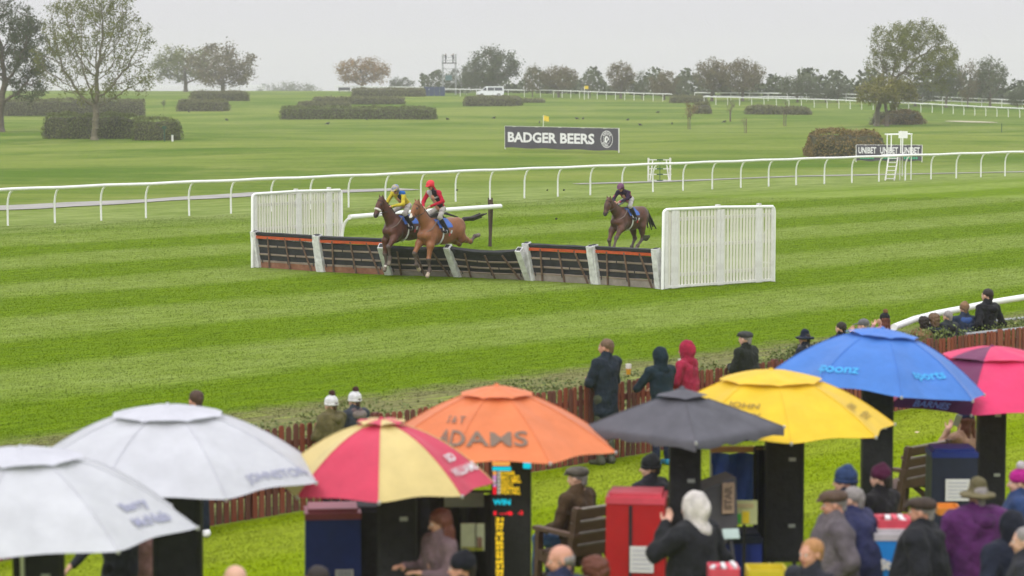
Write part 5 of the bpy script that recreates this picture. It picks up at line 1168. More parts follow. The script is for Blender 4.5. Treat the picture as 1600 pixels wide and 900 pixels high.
jockey(h3, 'jockey in dark purple silks with pink spots crouched on the brown horse behind', [cloth((52, 32, 62)), cloth((200, 80, 120)), cloth((160, 40, 60))], silk_dark, mat('plum_spotted_cap', (.10, .035, .09), .6, .1, 24, color2=(.17, .06, .12)),
    dict(pelvis=(-.04, 0, 1.80), chest=(.20, 0, 1.98), neck=(.36, 0, 2.09), head=(.47, .0, 2.19), Lsh=(.32, .19, 2.04), Rsh=(.32, -.19, 2.04), Lel=(.48, .25, 1.84), Rel=(.48, -.25, 1.84), Lwr=(.68, .08, 1.76), Rwr=(.68, -.08, 1.76)), twist=(.0, .45), whip=False, pants=(215, 212, 205))
# ================================================================== SPECTATORS AT THE FENCE
T = TRACKDIR
NAVY = (32, 42, 58); BLK = (26, 27, 30); DKG = (38, 42, 38)
G1 = 'spectators standing at the picket fence'
person(947, 527, 1.80, T, 'man with short brown hair in a dark navy jacket and green trousers at the fence', G1, haircol='lightbrown', jacket=(38, 50, 62), trousers=(78, 84, 62), shoes=(70, 72, 58), boots=.5, arms='folded', hem=.2, skin=SK[1], head=(.25, 0), vox=.018)
person(1035, 540, 1.66, T-.2, 'person in a dark teal hooded top and jeans, left of the red hoodie', G1, pos=(place_top(1035, 540, 1.68).x, place_top(1035, 540, 1.68).y-.1, 0), hair='short', haircol='dark', hats=[('hood', (24, 46, 56))], jacket=(28, 48, 58), trousers=(40, 50, 72), shoes=(40, 120, 150), arms='rail', lean=.12, vox=.018)
person(1078, 533, 1.68, T+.25, 'person in a raspberry red hoodie holding a beer at the fence', G1, hair='short', haircol='dark', hats=[('hood', (178, 40, 72))], jacket=(180, 44, 76), trousers=(45, 48, 60), shoes=(40, 40, 44), arms=('hold', 'down'), lean=.1, skin=SK[1], vox=.018)
person(1170, 516, 1.66, T+.1, 'broad person in a dark green coat and grey flat cap behind the yellow umbrella', G1, haircol='gray', hats=[('flatcap', (70, 72, 70))], jacket=(34, 40, 32), trousers=(48, 46, 44), shoes=(30, 30, 30), arms='folded', fat=1.22, thick=1.1, hem=.2, lean=.1, vox=.018)
person(1265, 517, 1.5, T+.2, 'person in a dark navy bucket hat with a patterned scarf at the fence', G1, haircol='dark', hats=[('bucket', (34, 44, 62)), ('scarf', (120, 118, 115))], jacket=(36, 42, 54), trousers=BLK, shoes=BLK, arms='rail', lean=.15, vox=.018)
person(1314, 501, 1.56, T-.1, 'dark haired man in a black jacket between the bucket hat and the grey cap', G1, haircol='dark', jacket=(34, 36, 40), trousers=BLK, shoes=BLK, arms='down', vox=.018)
person(1349, 497, 1.56, T+.5, 'man in a grey cap raising both hands to his face', G1, haircol='gray', hats=[('cap', (120, 120, 122))], jacket=(44, 52, 70), trousers=BLK, shoes=BLK, arms='face', skin=SK[0], vox=.018)
person(1382, 489, 1.44, T, 'person in a black bobble hat with a tan pompom beside the grey cap', G1, hair='long', haircol='auburn', hats=[('beanie', (40, 40, 46)), ('pom', (150, 112, 72))], jacket=(196, 150, 150), trousers=BLK, shoes=BLK, arms='face', vox=.018)
person(1446, 494, 1.42, T-.7, 'dark haired woman in a tan coat leaning at the fence left of the puffer jackets', G1, hair='curly', haircol='dark', jacket=(140, 112, 76), trousers=BLK, shoes=BLK, arms='rail', lean=.2, vox=.018)
person(1459, 489, 1.46, T-.4, 'person with brown curls in a dark quilted jacket with the hood down', G1, hair='curly', haircol='lightbrown', hats=[('hooddown', (44, 52, 60))], jacket=(44, 50, 60), trousers=BLK, shoes=BLK, arms='folded', vox=.018)
person(1481, 484, 1.50, T-.2, 'grey haired man in a black and grey puffer jacket in the right hand group', G1, haircol='gray', hats=[('hooddown', (40, 42, 46))], jacket=[cloth((58, 64, 68), bump=.9, bscale=9), cloth((40, 44, 52), bump=.9, bscale=9)], trousers=(60, 62, 50), shoes=BLK, arms='folded', fat=1.2, thick=1.15, vox=.018)
person(1511, 472, 1.56, T-.6, 'person in a tan fur hat and blue jacket leaning beside the barrier', G1, haircol='lightbrown', hats=[('beanie', (150, 118, 88)), ('hooddown', (60, 90, 150))], jacket=(46, 58, 80), trousers=(92, 88, 66), shoes=BLK, arms='rail', lean=.2, vox=.018)
person(1543, 449, 1.80, T-.1, 'tall dark haired man in a long black hooded coat standing beside the grey barrier', G1, haircol='dark', hats=[('hooddown', (28, 30, 34))], jacket=(30, 32, 37), trousers=(30, 33, 36), shoes=BLK, arms='pocket', hem=.3, flare=.3, vox=.018)
p = person(517, 618, 1.44, T+.1, 'person in an olive coat and white hat with a brown bobble', G1, haircol='brown', hats=[('beanie', (255, 255, 255)), ('cuff', (250, 250, 250)), ('pom', (82, 50, 44)), ('hooddown', (120, 112, 72))], jacket=(116, 108, 70), trousers=BLK, shoes=BLK, arms='folded', fat=1.15, thick=1.2, fold=.012, hem=.25, vox=.018)
person(554, 612, 1.44, T, 'person in a grey coat and white hat with a brown bobble', G1, haircol='brown', hats=[('beanie', (255, 255, 255)), ('cuff', (250, 250, 250)), ('pom', (82, 50, 44)), ('scarf', (120, 104, 104)), ('hooddown', (150, 138, 128))], jacket=(72, 78, 88), trousers=BLK, shoes=BLK, arms='folded', vox=.018)
person(306, 607, 1.78, T-.2, 'dark haired man in a white hooded top and jeans behind the second white umbrella', G1, haircol='brown', hats=[('hooddown', (205, 205, 212))], jacket=(205, 206, 214), trousers=(34, 44, 60), shoes=(220, 220, 222), arms='folded', skin=SK[1])
person(258, 629, 1.60, T+.2, 'dark haired person whose head just shows above the second white umbrella', G1, haircol='auburn', jacket=(60, 55, 60), trousers=(180, 180, 190), shoes=(200, 195, 150), arms='folded')
# plastic beer glasses
M_BEER = mat('beer', (.62, .30, .03), .25, .05, 5); M_FOAM = mat('beer_foam', (.72, .68, .62), .7, .05)
M_CUP = mat('clear_plastic', (.62, .64, .64), .25, .05)
for x, y, lb in ((982, 571, 'plastic pint of beer standing on the fence beside the man in navy'), (1064, 563, 'plastic pint of beer held by the person in the raspberry hoodie')):
    d = {982: 34.6, 1064: 35.3}[x]; p = at_d(x, y+14, d); g = empty('beer_glass', p, 0, lb, 'beer')
    mb = MB(); mb.lathe([(0, 0), (.03, 0), (.038, .085), (0, .085)], M_BEER, 12); mb.build('beer', None, g, True)
    mb = MB(); mb.lathe([(.0385, .086), (.043, .15), (.040, .15), (.0385, .1), (0, .1)], M_FOAM, 12); mb.build('glass', None, g, True)
# far people
G2 = 'tiny figures on the scaffold tower'
Ht = tw.location; zd_ = zd
for x, lb in ((-.65, 'left figure standing on the scaffold tower deck'), (.75, 'right figure standing on the scaffold tower deck')):
    q = person(0, 0, 1.75, 3.6, lb, G2, pos=(tw.location.x+x, tw.location.y, 0), haircol='dark', jacket=BLK, trousers=BLK, shoes=BLK, arms='raise', vox=.05); q.location.z = tw.location.z+zd_+.08
q = at_g(275, 141); r_ = person(0, 0, 1.75, 2.5, 'tiny dark figure leaning by the skyline rail near the large trees at the left', None, pos=q, haircol='dark', jacket=(60, 66, 84), trousers=BLK, shoes=BLK, arms='down', lean=.25, vox=.05); r_.location.z = q.z

# ================================================================== UMBRELLAS
M_POLE = mat('umbrella_pole', (.5, .5, .52), .35, .05, metal=.6); M_RIB = mat('umbrella_rib', (.05, .05, .055), .4, .05)
def umbrella(px_, ya, za, zr, R, cols, label, n=8, rot=0, power=1.9, vent=.36, texts=(), tilt=(0, 0), valance=0.0, pole=M_POLE, name='umbrella', sagz=.015, wob=.007, finial=True, cx=None):
    p = at_z(px_, ya, za); root = empty(name, (p.x, p.y, 0), 0, label, 'umbrella', 'large bookmakers umbrellas in the foreground')
    top = bpy.data.objects.new('canopy_frame', None)
    Rt = Euler((tilt[0], tilt[1], 0)).to_matrix(); Zc = Vector((0, 0, za-.5))
    rr = random.Random(int(px_)); ph0 = [rr.uniform(0, 6) for _ in range(n+1)]
    def Sf(phi, t, i, rs=1.0, lift=0, R_=R, z0=za, z1=zr):
        """phi measured from the side that faces the camera, t from 0 at the top to 1 at the rim"""
        a = phi-math.pi/2; m = (i+.5)*2*math.pi/n+rot; d = phi-m; q = math.cos(math.pi/n)/math.cos(d); q = 1-(1-q)*min(1, t*1.4)*.95
        r = R_*t*q*(1-.02*math.cos(d*n)*t); mid = math.cos(d*n/2)**2
        z = z1+(z0-z1)*(1-t**power) + sagz*mid*t**6 - .018*mid*t*(1-t)*4 + lift
        if wob: z += wob*mid*math.sin(5*t+ph0[i])*t; r *= 1+wob*.5*mid*math.sin(7*t+ph0[i])
        v = Vector((r*math.cos(a), r*math.sin(a), z)); return Rt @ (v-Zc)+Zc
    nu, nv = 10, 12
    for i in range(n):
        m_ = cols[i % len(cols)]; V = []; F = []
        for v in range(nv+1):
            for u in range(nu+1): V.append(Sf(rot+(i+u/nu)*2*math.pi/n, .02+.98*v/nv, i))
        for v in range(nv):
            for u in range(nu): a = v*(nu+1)+u; F.append((a, a+nu+1, a+nu+2, a+1))
        if valance:
            b = len(V)
            for u in range(nu+1): q = Vector(V[nv*(nu+1)+u]); V.append(q+Vector((0, 0, -valance*(1-.25*math.cos(u*2.2)))))
            for u in range(nu): a = nv*(nu+1)+u; F.append((a, b+u, b+u+1, a+1))
        link('canopy_panel', mesh_np('canopy_panel', [tuple(q) for q in V], F, m_, smooth=True), root)
    if vent:
        for i in range(n):
            m_ = cols[i % len(cols)]; V = []; F = []
            for v in range(6):
                for u in range(nu+1):
                    t = .02+(vent-.02)*v/5; e = math.sin(math.pi*u/nu); V.append(Sf(rot+(i+u/nu)*2*math.pi/n, t, i, lift=.03+.03*e*(t/vent)**3))
            for v in range(5):
                for u in range(nu): a = v*(nu+1)+u; F.append((a, a+nu+1, a+nu+2, a+1))
            link('vent_panel', mesh_np('vent_panel', [tuple(q) for q in V], F, m_, smooth=True), root)
    for i in range(n):
        mb = MB(); mb.tube([Sf(rot+i*2*math.pi/n+.001, .03+.97*k/6, i)-Vector((0, 0, .012)) for k in range(7)], .006, M_RIB, 5); mb.build('rib', None, root)
        mb = MB(); mb.tube([Sf(rot+i*2*math.pi/n+.001, (vent or .03)*.97+(1-(vent or .03)*.97)*k/8, i)+Vector((0, 0, .003)) for k in range(9)], .0055, cols[i % len(cols)], 5); mb.build('seam', None, root, True)
        mb = MB(); e = Sf(rot+i*2*math.pi/n+.001, 1.0, i); mb.lathe([(0, -.02), (.014, -.015), (.014, .012), (0, .018)], M_POLE, 8, tuple(e)); mb.build('rib_tip', None, root)
        mb = MB(); mb.tube([Sf(rot+i*2*math.pi/n+.001, .55, i)-Vector((0, 0, .02)), Rt@(Vector((0, 0, zr-.02))-Zc)+Zc], .005, M_RIB, 5); mb.build('strut', None, root)
    mb = MB(); tp = Rt@(Vector((0, 0, za+.06))-Zc)+Zc; mb.tube([(0, 0, 0), (0, 0, za-.5), tuple(Rt@(Vector((0, 0, za+.01))-Zc)+Zc)], .018, pole, 10); mb.build('pole', None, root, True)
    if finial: mb = MB(); c_ = tuple(Rt@(Vector((0, 0, za+.035))-Zc)+Zc); mb.lathe([(0, -.02), (.03, -.012), (.026, .0), (.012, .012), (0, .018)], cols[-1] if name != 'x' else M_POLE, 12, c_); mb.build('finial', None, root, True)
    for (i, txt, size, t0, xoff, m_, wt) in texts:
        V, F = split_tris(*text_geo(txt, size, wt), .035); mid = rot+(i+.5)*2*math.pi/n; sl = math.hypot(R, za-zr)
        W = []
        for x, y, _ in V:
            t = t0-y/sl; rr_ = R*t*math.cos(math.pi/n); phi = mid+math.atan2(x+xoff, rr_); j = int(((phi-rot) % (2*math.pi))//(2*math.pi/n))
            q = Sf(phi, t*(1), j); W.append(tuple(q+Rt@Vector((.012*math.cos(phi-math.pi/2), .012*math.sin(phi-math.pi/2), .010))))
        link('lettering', mesh_np('lettering', W, F, m_), root)
    return root
def uc(n, c, c2=None): return thin(mat('canopy_'+n, c, .6, .12, 2.2, .5, 3.2, sheen=.1, spec=.3, bdist=.05), .22)
U_W = uc('white', (.55, .56, .60)); U_R = uc('red', (.60, .045, .10)); U_C = uc('cream', (.66, .53, .22)); U_O = uc('orange', (.70, .20, .07)); U_K = mat('canopy_charcoal', (.055, .055, .065), .7, .15, 4, .3, 6, color2=(.09, .09, .105)); U_Y = uc('yellow', (.78, .52, .02))
U_B = uc('blue', (.06, .20, .60)); U_P = uc('pink', (.70, .035, .14)); U_M = uc('maroon', (.16, .02, .09))
T_GR = mat('grey_lettering', (.27, .28, .38), .7, .05); T_DG = mat('dark_lettering', (.17, .12, .085), .7, .05); T_WH = mat('white_lettering', (.62, .60, .60), .7, .05); T_CY = mat('cyan_lettering', (.05, .35, .68), .7, .05); T_OL = mat('ochre_lettering', (.26, .17, .03), .7, .05); T_BL = mat('pale_blue_lettering', (.35, .42, .68), .7, .05)
umbrella(32, 705, 2.52, 1.93, 1.36, [U_W], 'white umbrella with faint blue lettering, cut by the left edge', rot=-.06, texts=[(1, 'Barry', .13, .80, .10, T_GR, .004), (1, 'McNab', .14, .92, .12, T_GR, .004)])
umbrella(262, 638, 2.55, 1.96, 1.36, [U_W], 'second white umbrella with grey lettering along its right corner', rot=-.30, texts=[(1, 'JOHNSTONS', .125, .94, .20, T_GR, .002)])
umbrella(596, 660, 2.35, 1.80, .99, [U_C, U_R], 'umbrella striped in red and cream panels with white lettering', rot=.03, vent=.22, texts=[(1, 'SID', .12, .74, .02, T_WH, .003), (1, 'WILLIAMS', .115, .87, .04, T_WH, .002)], finial=True)
umbrella(776, 607, 2.48, 1.93, 1.17, [U_O], 'orange umbrella with large dark lettering', rot=-.36, vent=.3, power=1.55, texts=[(0, 'S & T', .16, .60, -.50, T_DG, .002), (0, 'ADAMS', .29, .84, -.22, T_DG, .004)])
umbrella(1066, 611, 2.40, 2.04, .98, [U_K], 'dark charcoal square parasol without lettering', n=4, rot=.06, vent=.26, power=1.12, valance=.07, sagz=.0)
umbrella(1205, 582, 2.39, 1.84, 1.27, [U_Y], 'yellow umbrella with small lettering on two panels', rot=.05, vent=.42, texts=[(7, 'JOHN', .12, .68, -.08, T_OL, .002), (7, 'TOVEY', .12, .80, -.08, T_OL, .002), (1, 'JOHN', .12, .76, -.10, T_OL, .002), (1, 'TOVEY', .12, .88, -.04, T_OL, .002)])
umbrella(1372, 517, 2.63, 2.03, 1.20, [U_B], 'wind blown blue umbrella with pale cyan lettering', rot=-.72, vent=.34, tilt=(-.02, .10), wob=.035, texts=[(0, 'spoonz', .17, .86, -.3, T_CY, .003), (1, 'sports', .16, .80, .05, T_CY, .003)])
umbrella(1550, 545, 2.28, 1.68, 1.38, [U_P, U_P, U_P, U_P, U_P, U_P, U_P, U_M], 'crimson umbrella with a maroon lettered panel at the right edge', rot=-.35, vent=.42, texts=[(7, 'GRAHAM', .13, .885, -.02, T_BL, .003), (7, 'BARNES', .13, .985, -.02, T_BL, .003)])

# ================================================================== BOOKMAKERS' PITCHES
M_BLKP = mat('black_board_plastic', (.016, .016, .017), .5, .3, 20, .4, 60); M_BLKF = mat('black_fabric', (.02, .02, .024), .9, .3, 10, .4, 30)
def board_back(x0, x1, yt, D, z0, z1, label, yaw=0, leg=True):
    a = at_d(x0, yt, D); b = at_d(x1, yt, D); wd = (b-a).length
    root = empty('odds_board', ((a.x+b.x)/2, D, 0), yaw, label, 'odds board', 'tall black odds boards seen from behind')
    mb = MB(); mb.box((0, 0, (z0+z1)/2), (wd, .13, z1-z0), M_BLKP); mb.build('cabinet', None, root)
    mb = MB(); mb.box((0, -.072, (z0+z1)/2), (wd*.86, .02, (z1-z0)*.94), M_BLKF); mb.build('back_panel', None, root)
    for s_ in (-1, 1):
        mb = MB(); mb.box((s_*(wd/2-.015), -.078, (z0+z1)/2), (.02, .02, z1-z0), M_BLKP); mb.build('edge_trim', None, root)
        mb = MB(); mb.tube([(s_*wd*.28, 0, z0), (s_*wd*.28, 0, .02)], .02, M_BLKP, 8); mb.tube([(s_*wd*.28, -.3, .02), (s_*wd*.28, .3, .02)], .018, M_BLKP, 6); mb.build('leg', None, root)
    for z in (z0+.25*(z1-z0), z0+.7*(z1-z0)):
        mb = MB(); mb.box((wd*.18, -.088, z), (.07, .02, .035), M_GALV); mb.build('latch', None, root)
    return root
board_back(22, 99, 868, 18.9, .45, 1.98, 'black odds board under the white umbrella at the left edge')
board_back(239, 315, 785, 21.0, .45, 2.05, 'black odds board under the second white umbrella')
board_back(590, 651, 780, 21.6, .45, 1.93, 'black odds board under the red and cream umbrella')
board_back(1046, 1095, 690, 23.3, .45, 2.02, 'black odds board under the charcoal parasol')
board_back(1196, 1256, 690, 24.8, .45, 1.98, 'black odds board under the left part of the yellow umbrella')
board_back(1347, 1395, 630, 26.7, .48, 2.05, 'black odds board under the blue umbrella')
board_back(1527, 1571, 650, 28.0, .45, 2.0, 'black odds board under the crimson umbrella')
# lit odds board
D = 22.6; a = at_d(768, 718, D); b = at_d(830, 718, D); wd = (b-a).length; zt = a.z
lb = empty('lit_odds_board', ((a.x+b.x)/2, D, 0), -.05, 'lit electronic odds board with yellow, cyan and red rows below the orange umbrella', 'odds board')
mb = MB(); mb.box((0, 0, (zt+.45)/2), (wd, .12, zt-.45), M_BLKP); mb.build('cabinet', None, lb)
mb = MB(); mb.box((-wd*.28, 0, .22), (.04, .04, .44), M_BLKP); mb.box((wd*.28, 0, .22), (.04, .04, .44), M_BLKP); mb.build('leg', None, lb)
def led(n, c, e=1.6): return mat('led_'+n, c, .5, 0, emit=e)
LY, LC, LR, LO, LP = led('yellow', (.95, .62, .02), .9), led('cyan', (.0, .55, .75), .9), led('red', (.9, .01, .03), .8), led('orange', (.95, .42, .10), .8), led('pink', (.75, .35, .8), .6)
pxm = wd/62
def ledtext(txt, x, y, w, h, m):
    V, F = text_geo(txt, 1, .03, 'LEFT'); xs = [v[0] for v in V]; ys_ = [v[1] for v in V]; x0, x1, y0, y1 = min(xs), max(xs), min(ys_), max(ys_)
    V = [(-wd/2+(x+(v[0]-x0)/(x1-x0)*w)*pxm, -.066, zt-(y+h-(v[1]-y0)/(y1-y0)*h)*pxm) for v in V]; link('led_row', mesh_np('led_row', V, F, m), lb)
def ledbar(x, y, w, h, m, z=-.065):
    mb = MB(); mb.box((-wd/2+(x+w/2)*pxm, z, zt-(y+h/2)*pxm), (w*pxm, .006, h*pxm), m); mb.build('led_block', None, lb)
ledbar(2, 2, 27, 6, LO); ledbar(2, 10, 29, 6, LC); ledbar(50, 3, 12, 9, LC)
for k, (w_, m) in enumerate(((22, LY), (29, LY), (32, LY), (20, LY), (29, LY), (31, LY))): ledtext(('RUNNER', 'BAY LAD', 'OLD MILL', 'HOLLY', 'REDWING', 'FOX HILL')[k], 15, 17+k*6.1, w_, 5.4, m); ledbar(10, 17.4+k*6.1, 4, 4.8, mat('led_white', (.6, .62, .65), .5, 0, emit=.5))
for k, m in enumerate((LO, LP, LP, LP, LR, LR)): ledbar(3, 17.2+k*6.1, 5, 5.4, m)
ledtext('WIN', 3, 61, 27, 9, LC); ledtext('1-4', 4, 80, 30, 6, LR); ledtext('-2', 42, 79, 8, 6, LR)
for k in range(14): ledtext(str((k*7+3) % 10)+str((k*3+1) % 10), 7, 90+k*7.4, 12, 6.2, LY)
# draped stands
def stand(px0, px1, yt, yb, D, m, mtop, label, paper=None, depth=.42, yaw=0, cat='stand', seamx=None, z0=.05, tray=True):
    a = at_d(px0, yt, D); b = at_d(px1, yt, D); wd = (b-a).length; zt = a.z
    root = empty('bookmaker_stand', ((a.x+b.x)/2, D, 0), yaw, label, cat)
    mb = MB(); V = []; F = []; cnr = [(-wd/2, -depth/2), (wd/2, -depth/2), (wd/2, depth/2), (-wd/2, depth/2)]; per = []
    for i in range(4):
        q, r = cnr[i], cnr[(i+1) % 4]
        for k in range(8): per.append((q[0]+(r[0]-q[0])*k/8, q[1]+(r[1]-q[1])*k/8))
    nz = 8
    for j in range(nz+1):
        z = z0+(zt-z0)*j/nz; fl = 1+.04*(1-j/nz)
        for i, (x, y) in enumerate(per): w_ = 1+.018*math.sin(i*1.9+j*.3)*(1-j/nz); V.append((x*fl*w_, y*fl*w_, z))
    n_ = len(per)
    for j in range(nz):
        for i in range(n_): F.append((j*n_+i, j*n_+(i+1) % n_, (j+1)*n_+(i+1) % n_, (j+1)*n_+i))
    mb.add(V, F, m); mb.build('drape', None, root, True)
    mb = MB(); mb.box((0, 0, zt-.005), (wd*1.03, depth*1.05, .06), mtop); mb.box((0, 0, zt+.04), (wd*.9, depth*.9, .05), mtop); mb.build('tray', None, root)
    if seamx is not None: mb = MB(); mb.box((wd*(seamx-.5), -depth/2*1.035, (zt+z0)/2), (.03, .02, zt-z0-.1), M_BLKF); mb.build('seam', None, root)
    if paper:
        x0, x1, y0, y1, pm = paper; f = D-depth/2-.04; A = at_d(x0, y0, f); B = at_d(x1, y1, f); cx_ = (A.x+B.x)/2-root.location.x
        mb = MB(); mb.box((cx_, -depth/2*1.06-.012, (A.z+B.z)/2), (B.x-A.x, .012, A.z-B.z), pm); po = mb.build('notice', None, root)
        mb = MB()
        for k in range(5): mb.box((cx_, -depth/2*1.06-.021, B.z+(A.z-B.z)*(k+1)/6), ((B.x-A.x)*.8, .004, .006), T_GR)
        mb.build('notice_print', None, po)
    return root
M_PAPER = mat('white_paper', (.62, .61, .60), .8, .05, 4); M_REDV = mat('red_vinyl', (.38, .008, .012), .45, .15, 3, .3, 6); M_REDT = mat('red_tray', (.55, .06, .09), .5, .15, 5); M_BLUEV = mat('blue_vinyl', (.008, .02, .14), .5, .3, 3, .4, 6, color2=(.012, .03, .22)); M_NVY = mat('navy_vinyl', (.010, .014, .035), .5, .3, 3, .3, 6)
M_LB = mat('bright_blue_vinyl', (.012, .20, .58), .5, .15, 3, .2, 6)
stand(950, 1040, 776, 900, 22.8, M_REDV, M_REDT, 'bright red draped stand with a white notice, beside the wooden bench', (989, 1026, 854, 895, M_PAPER), yaw=-.12, seamx=.42)
stand(477, 562, 800, 900, 22.7, M_BLUEV, mat('red_blue_tray', (.22, .05, .07), .5, .1, 3), 'deep blue draped stand under the red and cream umbrella', (520, 548, 891, 903, M_PAPER), yaw=.1)
stand(554, 596, 797, 900, 22.95, M_BLKF, M_BLKF, 'black draped side table against the blue stand', yaw=.0)
stand(1452, 1522, 706, 790, 26.9, M_NVY, M_BLUEV, 'navy draped stand with a white notice below the crimson umbrella', (1478, 1515, 749, 783, M_PAPER), z0=.4)
stand(1362, 1445, 832, 900, 21.9, M_LB, mat('silver_edge', (.45, .42, .44), .4), 'bright blue counter with a silver edge and white print', z0=.05)
V, F = text_geo('is St', .12, .008, 'LEFT'); p = at_d(1357, 886, 21.5); tx = link('lettering', mesh_np('lettering', [(x, 0, z) for x, z, _ in V], F, T_WH), bpy.data.objects['bookmaker_stand.004']); q = bpy.data.objects['bookmaker_stand.004']; tx.location = (p.x-q.location.x+.02, -.245, p.z-.05)
stand(1112, 1186, 838, 900, 24.2, M_BLUEV, M_NVY, 'dark blue draped table between the two odds boards under the yellow umbrella', yaw=.05)
# blue cloth awning with a warm edge
a = at_d(1112, 702, 25.2); b = at_d(1192, 702, 25.2); g = empty('hanging_cloth', ((a.x+b.x)/2, 25.2, 0), 0, 'bright blue cloth hanging from a tan bar under the yellow umbrella', 'cloth'); w_ = (b-a).length
mb = MB(); mb.box((0, 0, a.z), (w_*1.05, .05, .06), mat('tan_bar', (.42, .24, .14), .6, .1)); mb.build('bar', None, g)
mb = MB(); V = []; F = []
for j in range(9):
    for i in range(13): V.append((-w_/2+w_*i/12, .05*math.sin(i*1.1+j*.4), a.z-.04-j*.075-(.16*(i/12)*(j/8))))
for j in range(8):
    for i in range(12): F.append((j*13+i, (j+1)*13+i, (j+1)*13+i+1, j*13+i+1))
mb.add(V, F, mat('blue_cloth', (.015, .05, .30), .7, .4, 5, .3, 10, color2=(.03, .09, .42))); mb.build('cloth', None, g, True)
for x in (-w_/2, w_/2): mb = MB(); mb.tube([(x, .04, 0), (x, .04, a.z)], .014, M_GALV, 6); mb.build('post', None, g)
# poster and clip papers
def card(x0, x1, y0, y1, D, m, label, name='poster', rot=(0, 0, 0), extra=()):
    A = at_d(x0, y0, D); B = at_d(x1, y1, D); w_, h_ = B.x-A.x, A.z-B.z; g = empty(name, ((A.x+B.x)/2, D, B.z), 0, label, name.replace('_', ' ').split()[-1], rot=rot)
    mb = MB(); mb.box((0, 0, h_/2), (w_, .02, h_), m); mb.build('sheet', None, g)
    for (fx0, fx1, fy0, fy1, mm) in extra: mb = MB(); mb.box((w_*((fx0+fx1)/2-.5), -.014, h_*(1-(fy0+fy1)/2)), (w_*(fx1-fx0), .008, h_*(fy1-fy0)), mm); mb.build('print', None, g)
    mb = MB(); mb.box((0, .03, -B.z/2+.01), (.03, .03, B.z), M_BLKP); mb.build('stem', None, g); return g
card(1144, 1183, 782, 819, 23.7, mat('pale_yellow_card', (.50, .52, .25), .7, .1), 'yellow and green poster fixed by the black odds board', extra=((.05, .35, .55, .95, mat('poster_green', (.05, .42, .03), .6)), (.4, .68, .45, .95, mat('poster_yellow', (.75, .55, .02), .6)), (.15, .85, .12, .3, mat('poster_tan', (.5, .4, .2), .6))))
card(1130, 1156, 826, 842, 22.5, mat('mint_card', (.40, .50, .46), .7), 'pale mint card held above the dark blue table', name='card', rot=(-.5, 0, .2))
card(694, 756, 770, 792, 22.9, mat('grey_green_board', (.22, .25, .22), .7, .1), 'grey board tucked under the right corner of the red and cream umbrella', name='notice_board')
card(720, 757, 818, 860, 22.2, mat('cream_card', (.50, .52, .36), .7, .15), 'cream card clipped on the dark pitch beside the lit board', name='notice_card', extra=((.62, .66, 0, 1, M_BLKP), (.05, .95, .86, 1, mat('poster_olive', (.30, .30, .03), .6)), (.7, .9, .5, .9, mat('poster_brown', (.25, .14, .10), .6))))
# folding grey carrier with a lettered side
A = at_d(1122, 752, 23.4); g = empty('folding_case', (A.x, 23.4, 0), .25, 'open grey folding case with a lettered side, right of the cream hooded person', 'case')
k = FPX/23.4; M_CASE = mat('grey_case', (.085, .08, .09), .6, .15, 6)
zt = A.z; mb = MB(); mb.add([(-.17, 0, zt-.08), (.17, -.04, zt+.04), (.19, -.05, zt-.42), (.02, 0, zt-.72), (-.15, .0, zt-.6), (-.17, .3, zt-.06), (.17, .26, zt+.05), (.19, .25, zt-.42), (.02, .3, zt-.72), (-.15, .3, zt-.6)], [(0, 4, 3, 2, 1), (5, 6, 7, 8, 9), (0, 1, 6, 5), (1, 2, 7, 6), (2, 3, 8, 7), (3, 4, 9, 8), (4, 0, 5, 9)], M_CASE); mb.build('case_body', None, g)
mb = MB(); mb.box((.085, -.055, zt-.16), (.12, .02, .30), mat('tan_label', (.40, .28, .19), .7, .25, 30)); mb.build('label_panel', None, g)
V, F = text_geo('STAR', .1, .008); mb = MB(); mb.add([(.12-y*.9 if False else .115-y, -.068, zt-.16+x*.95) for x, y, _ in V], F, T_DG); mb.build('lettering', None, g)
mb = MB(); mb.tube([(0, .15, 0), (0, .15, zt-.5)], .02, M_BLKP, 8); mb.tube([(-.25, .15, .02), (.25, .15, .02)], .018, M_BLKP, 6); mb.tube([(0, -.1, .02), (0, .4, .02)], .018, M_BLKP, 6); mb.build('stand', None, g)
# pitch back drop between board and lit board: dark curtain
def drape(x0, x1, yt, D, zb, m, label, name='pitch_curtain'):
    a = at_d(x0, yt, D); b = at_d(x1, yt, D); w_ = (b-a).length; g = empty(name, (a.x, D, 0), 0, label, 'curtain'); mb = MB(); V = []; F = []
    for j in range(7):
        for i in range(17): V.append((w_*i/16, .03*math.sin(i*1.6)*(1+j*.2), a.z-(a.z-zb)*j/6))
    for j in range(6):
        for i in range(16): F.append((j*17+i, (j+1)*17+i, (j+1)*17+i+1, j*17+i+1))
    mb.add(V, F, m); mb.build('curtain_cloth', None, g, True); mb = MB()
    for x in (0, w_): mb.tube([(x, .03, 0), (x, .03, a.z+.02)], .015, M_BLKP, 6)
    mb.tube([(0, .03, a.z+.02), (w_, .03, a.z+.02)], .015, M_BLKP, 6); mb.build('frame', None, g)
drape(650, 768, 772, 23.3, .1, M_BLKF, 'black curtain behind the red haired woman under the red and cream umbrella')
drape(1180, 1200, 702, 25.0, .1, M_NVY, 'narrow dark curtain joining the blue cloth to the odds board')
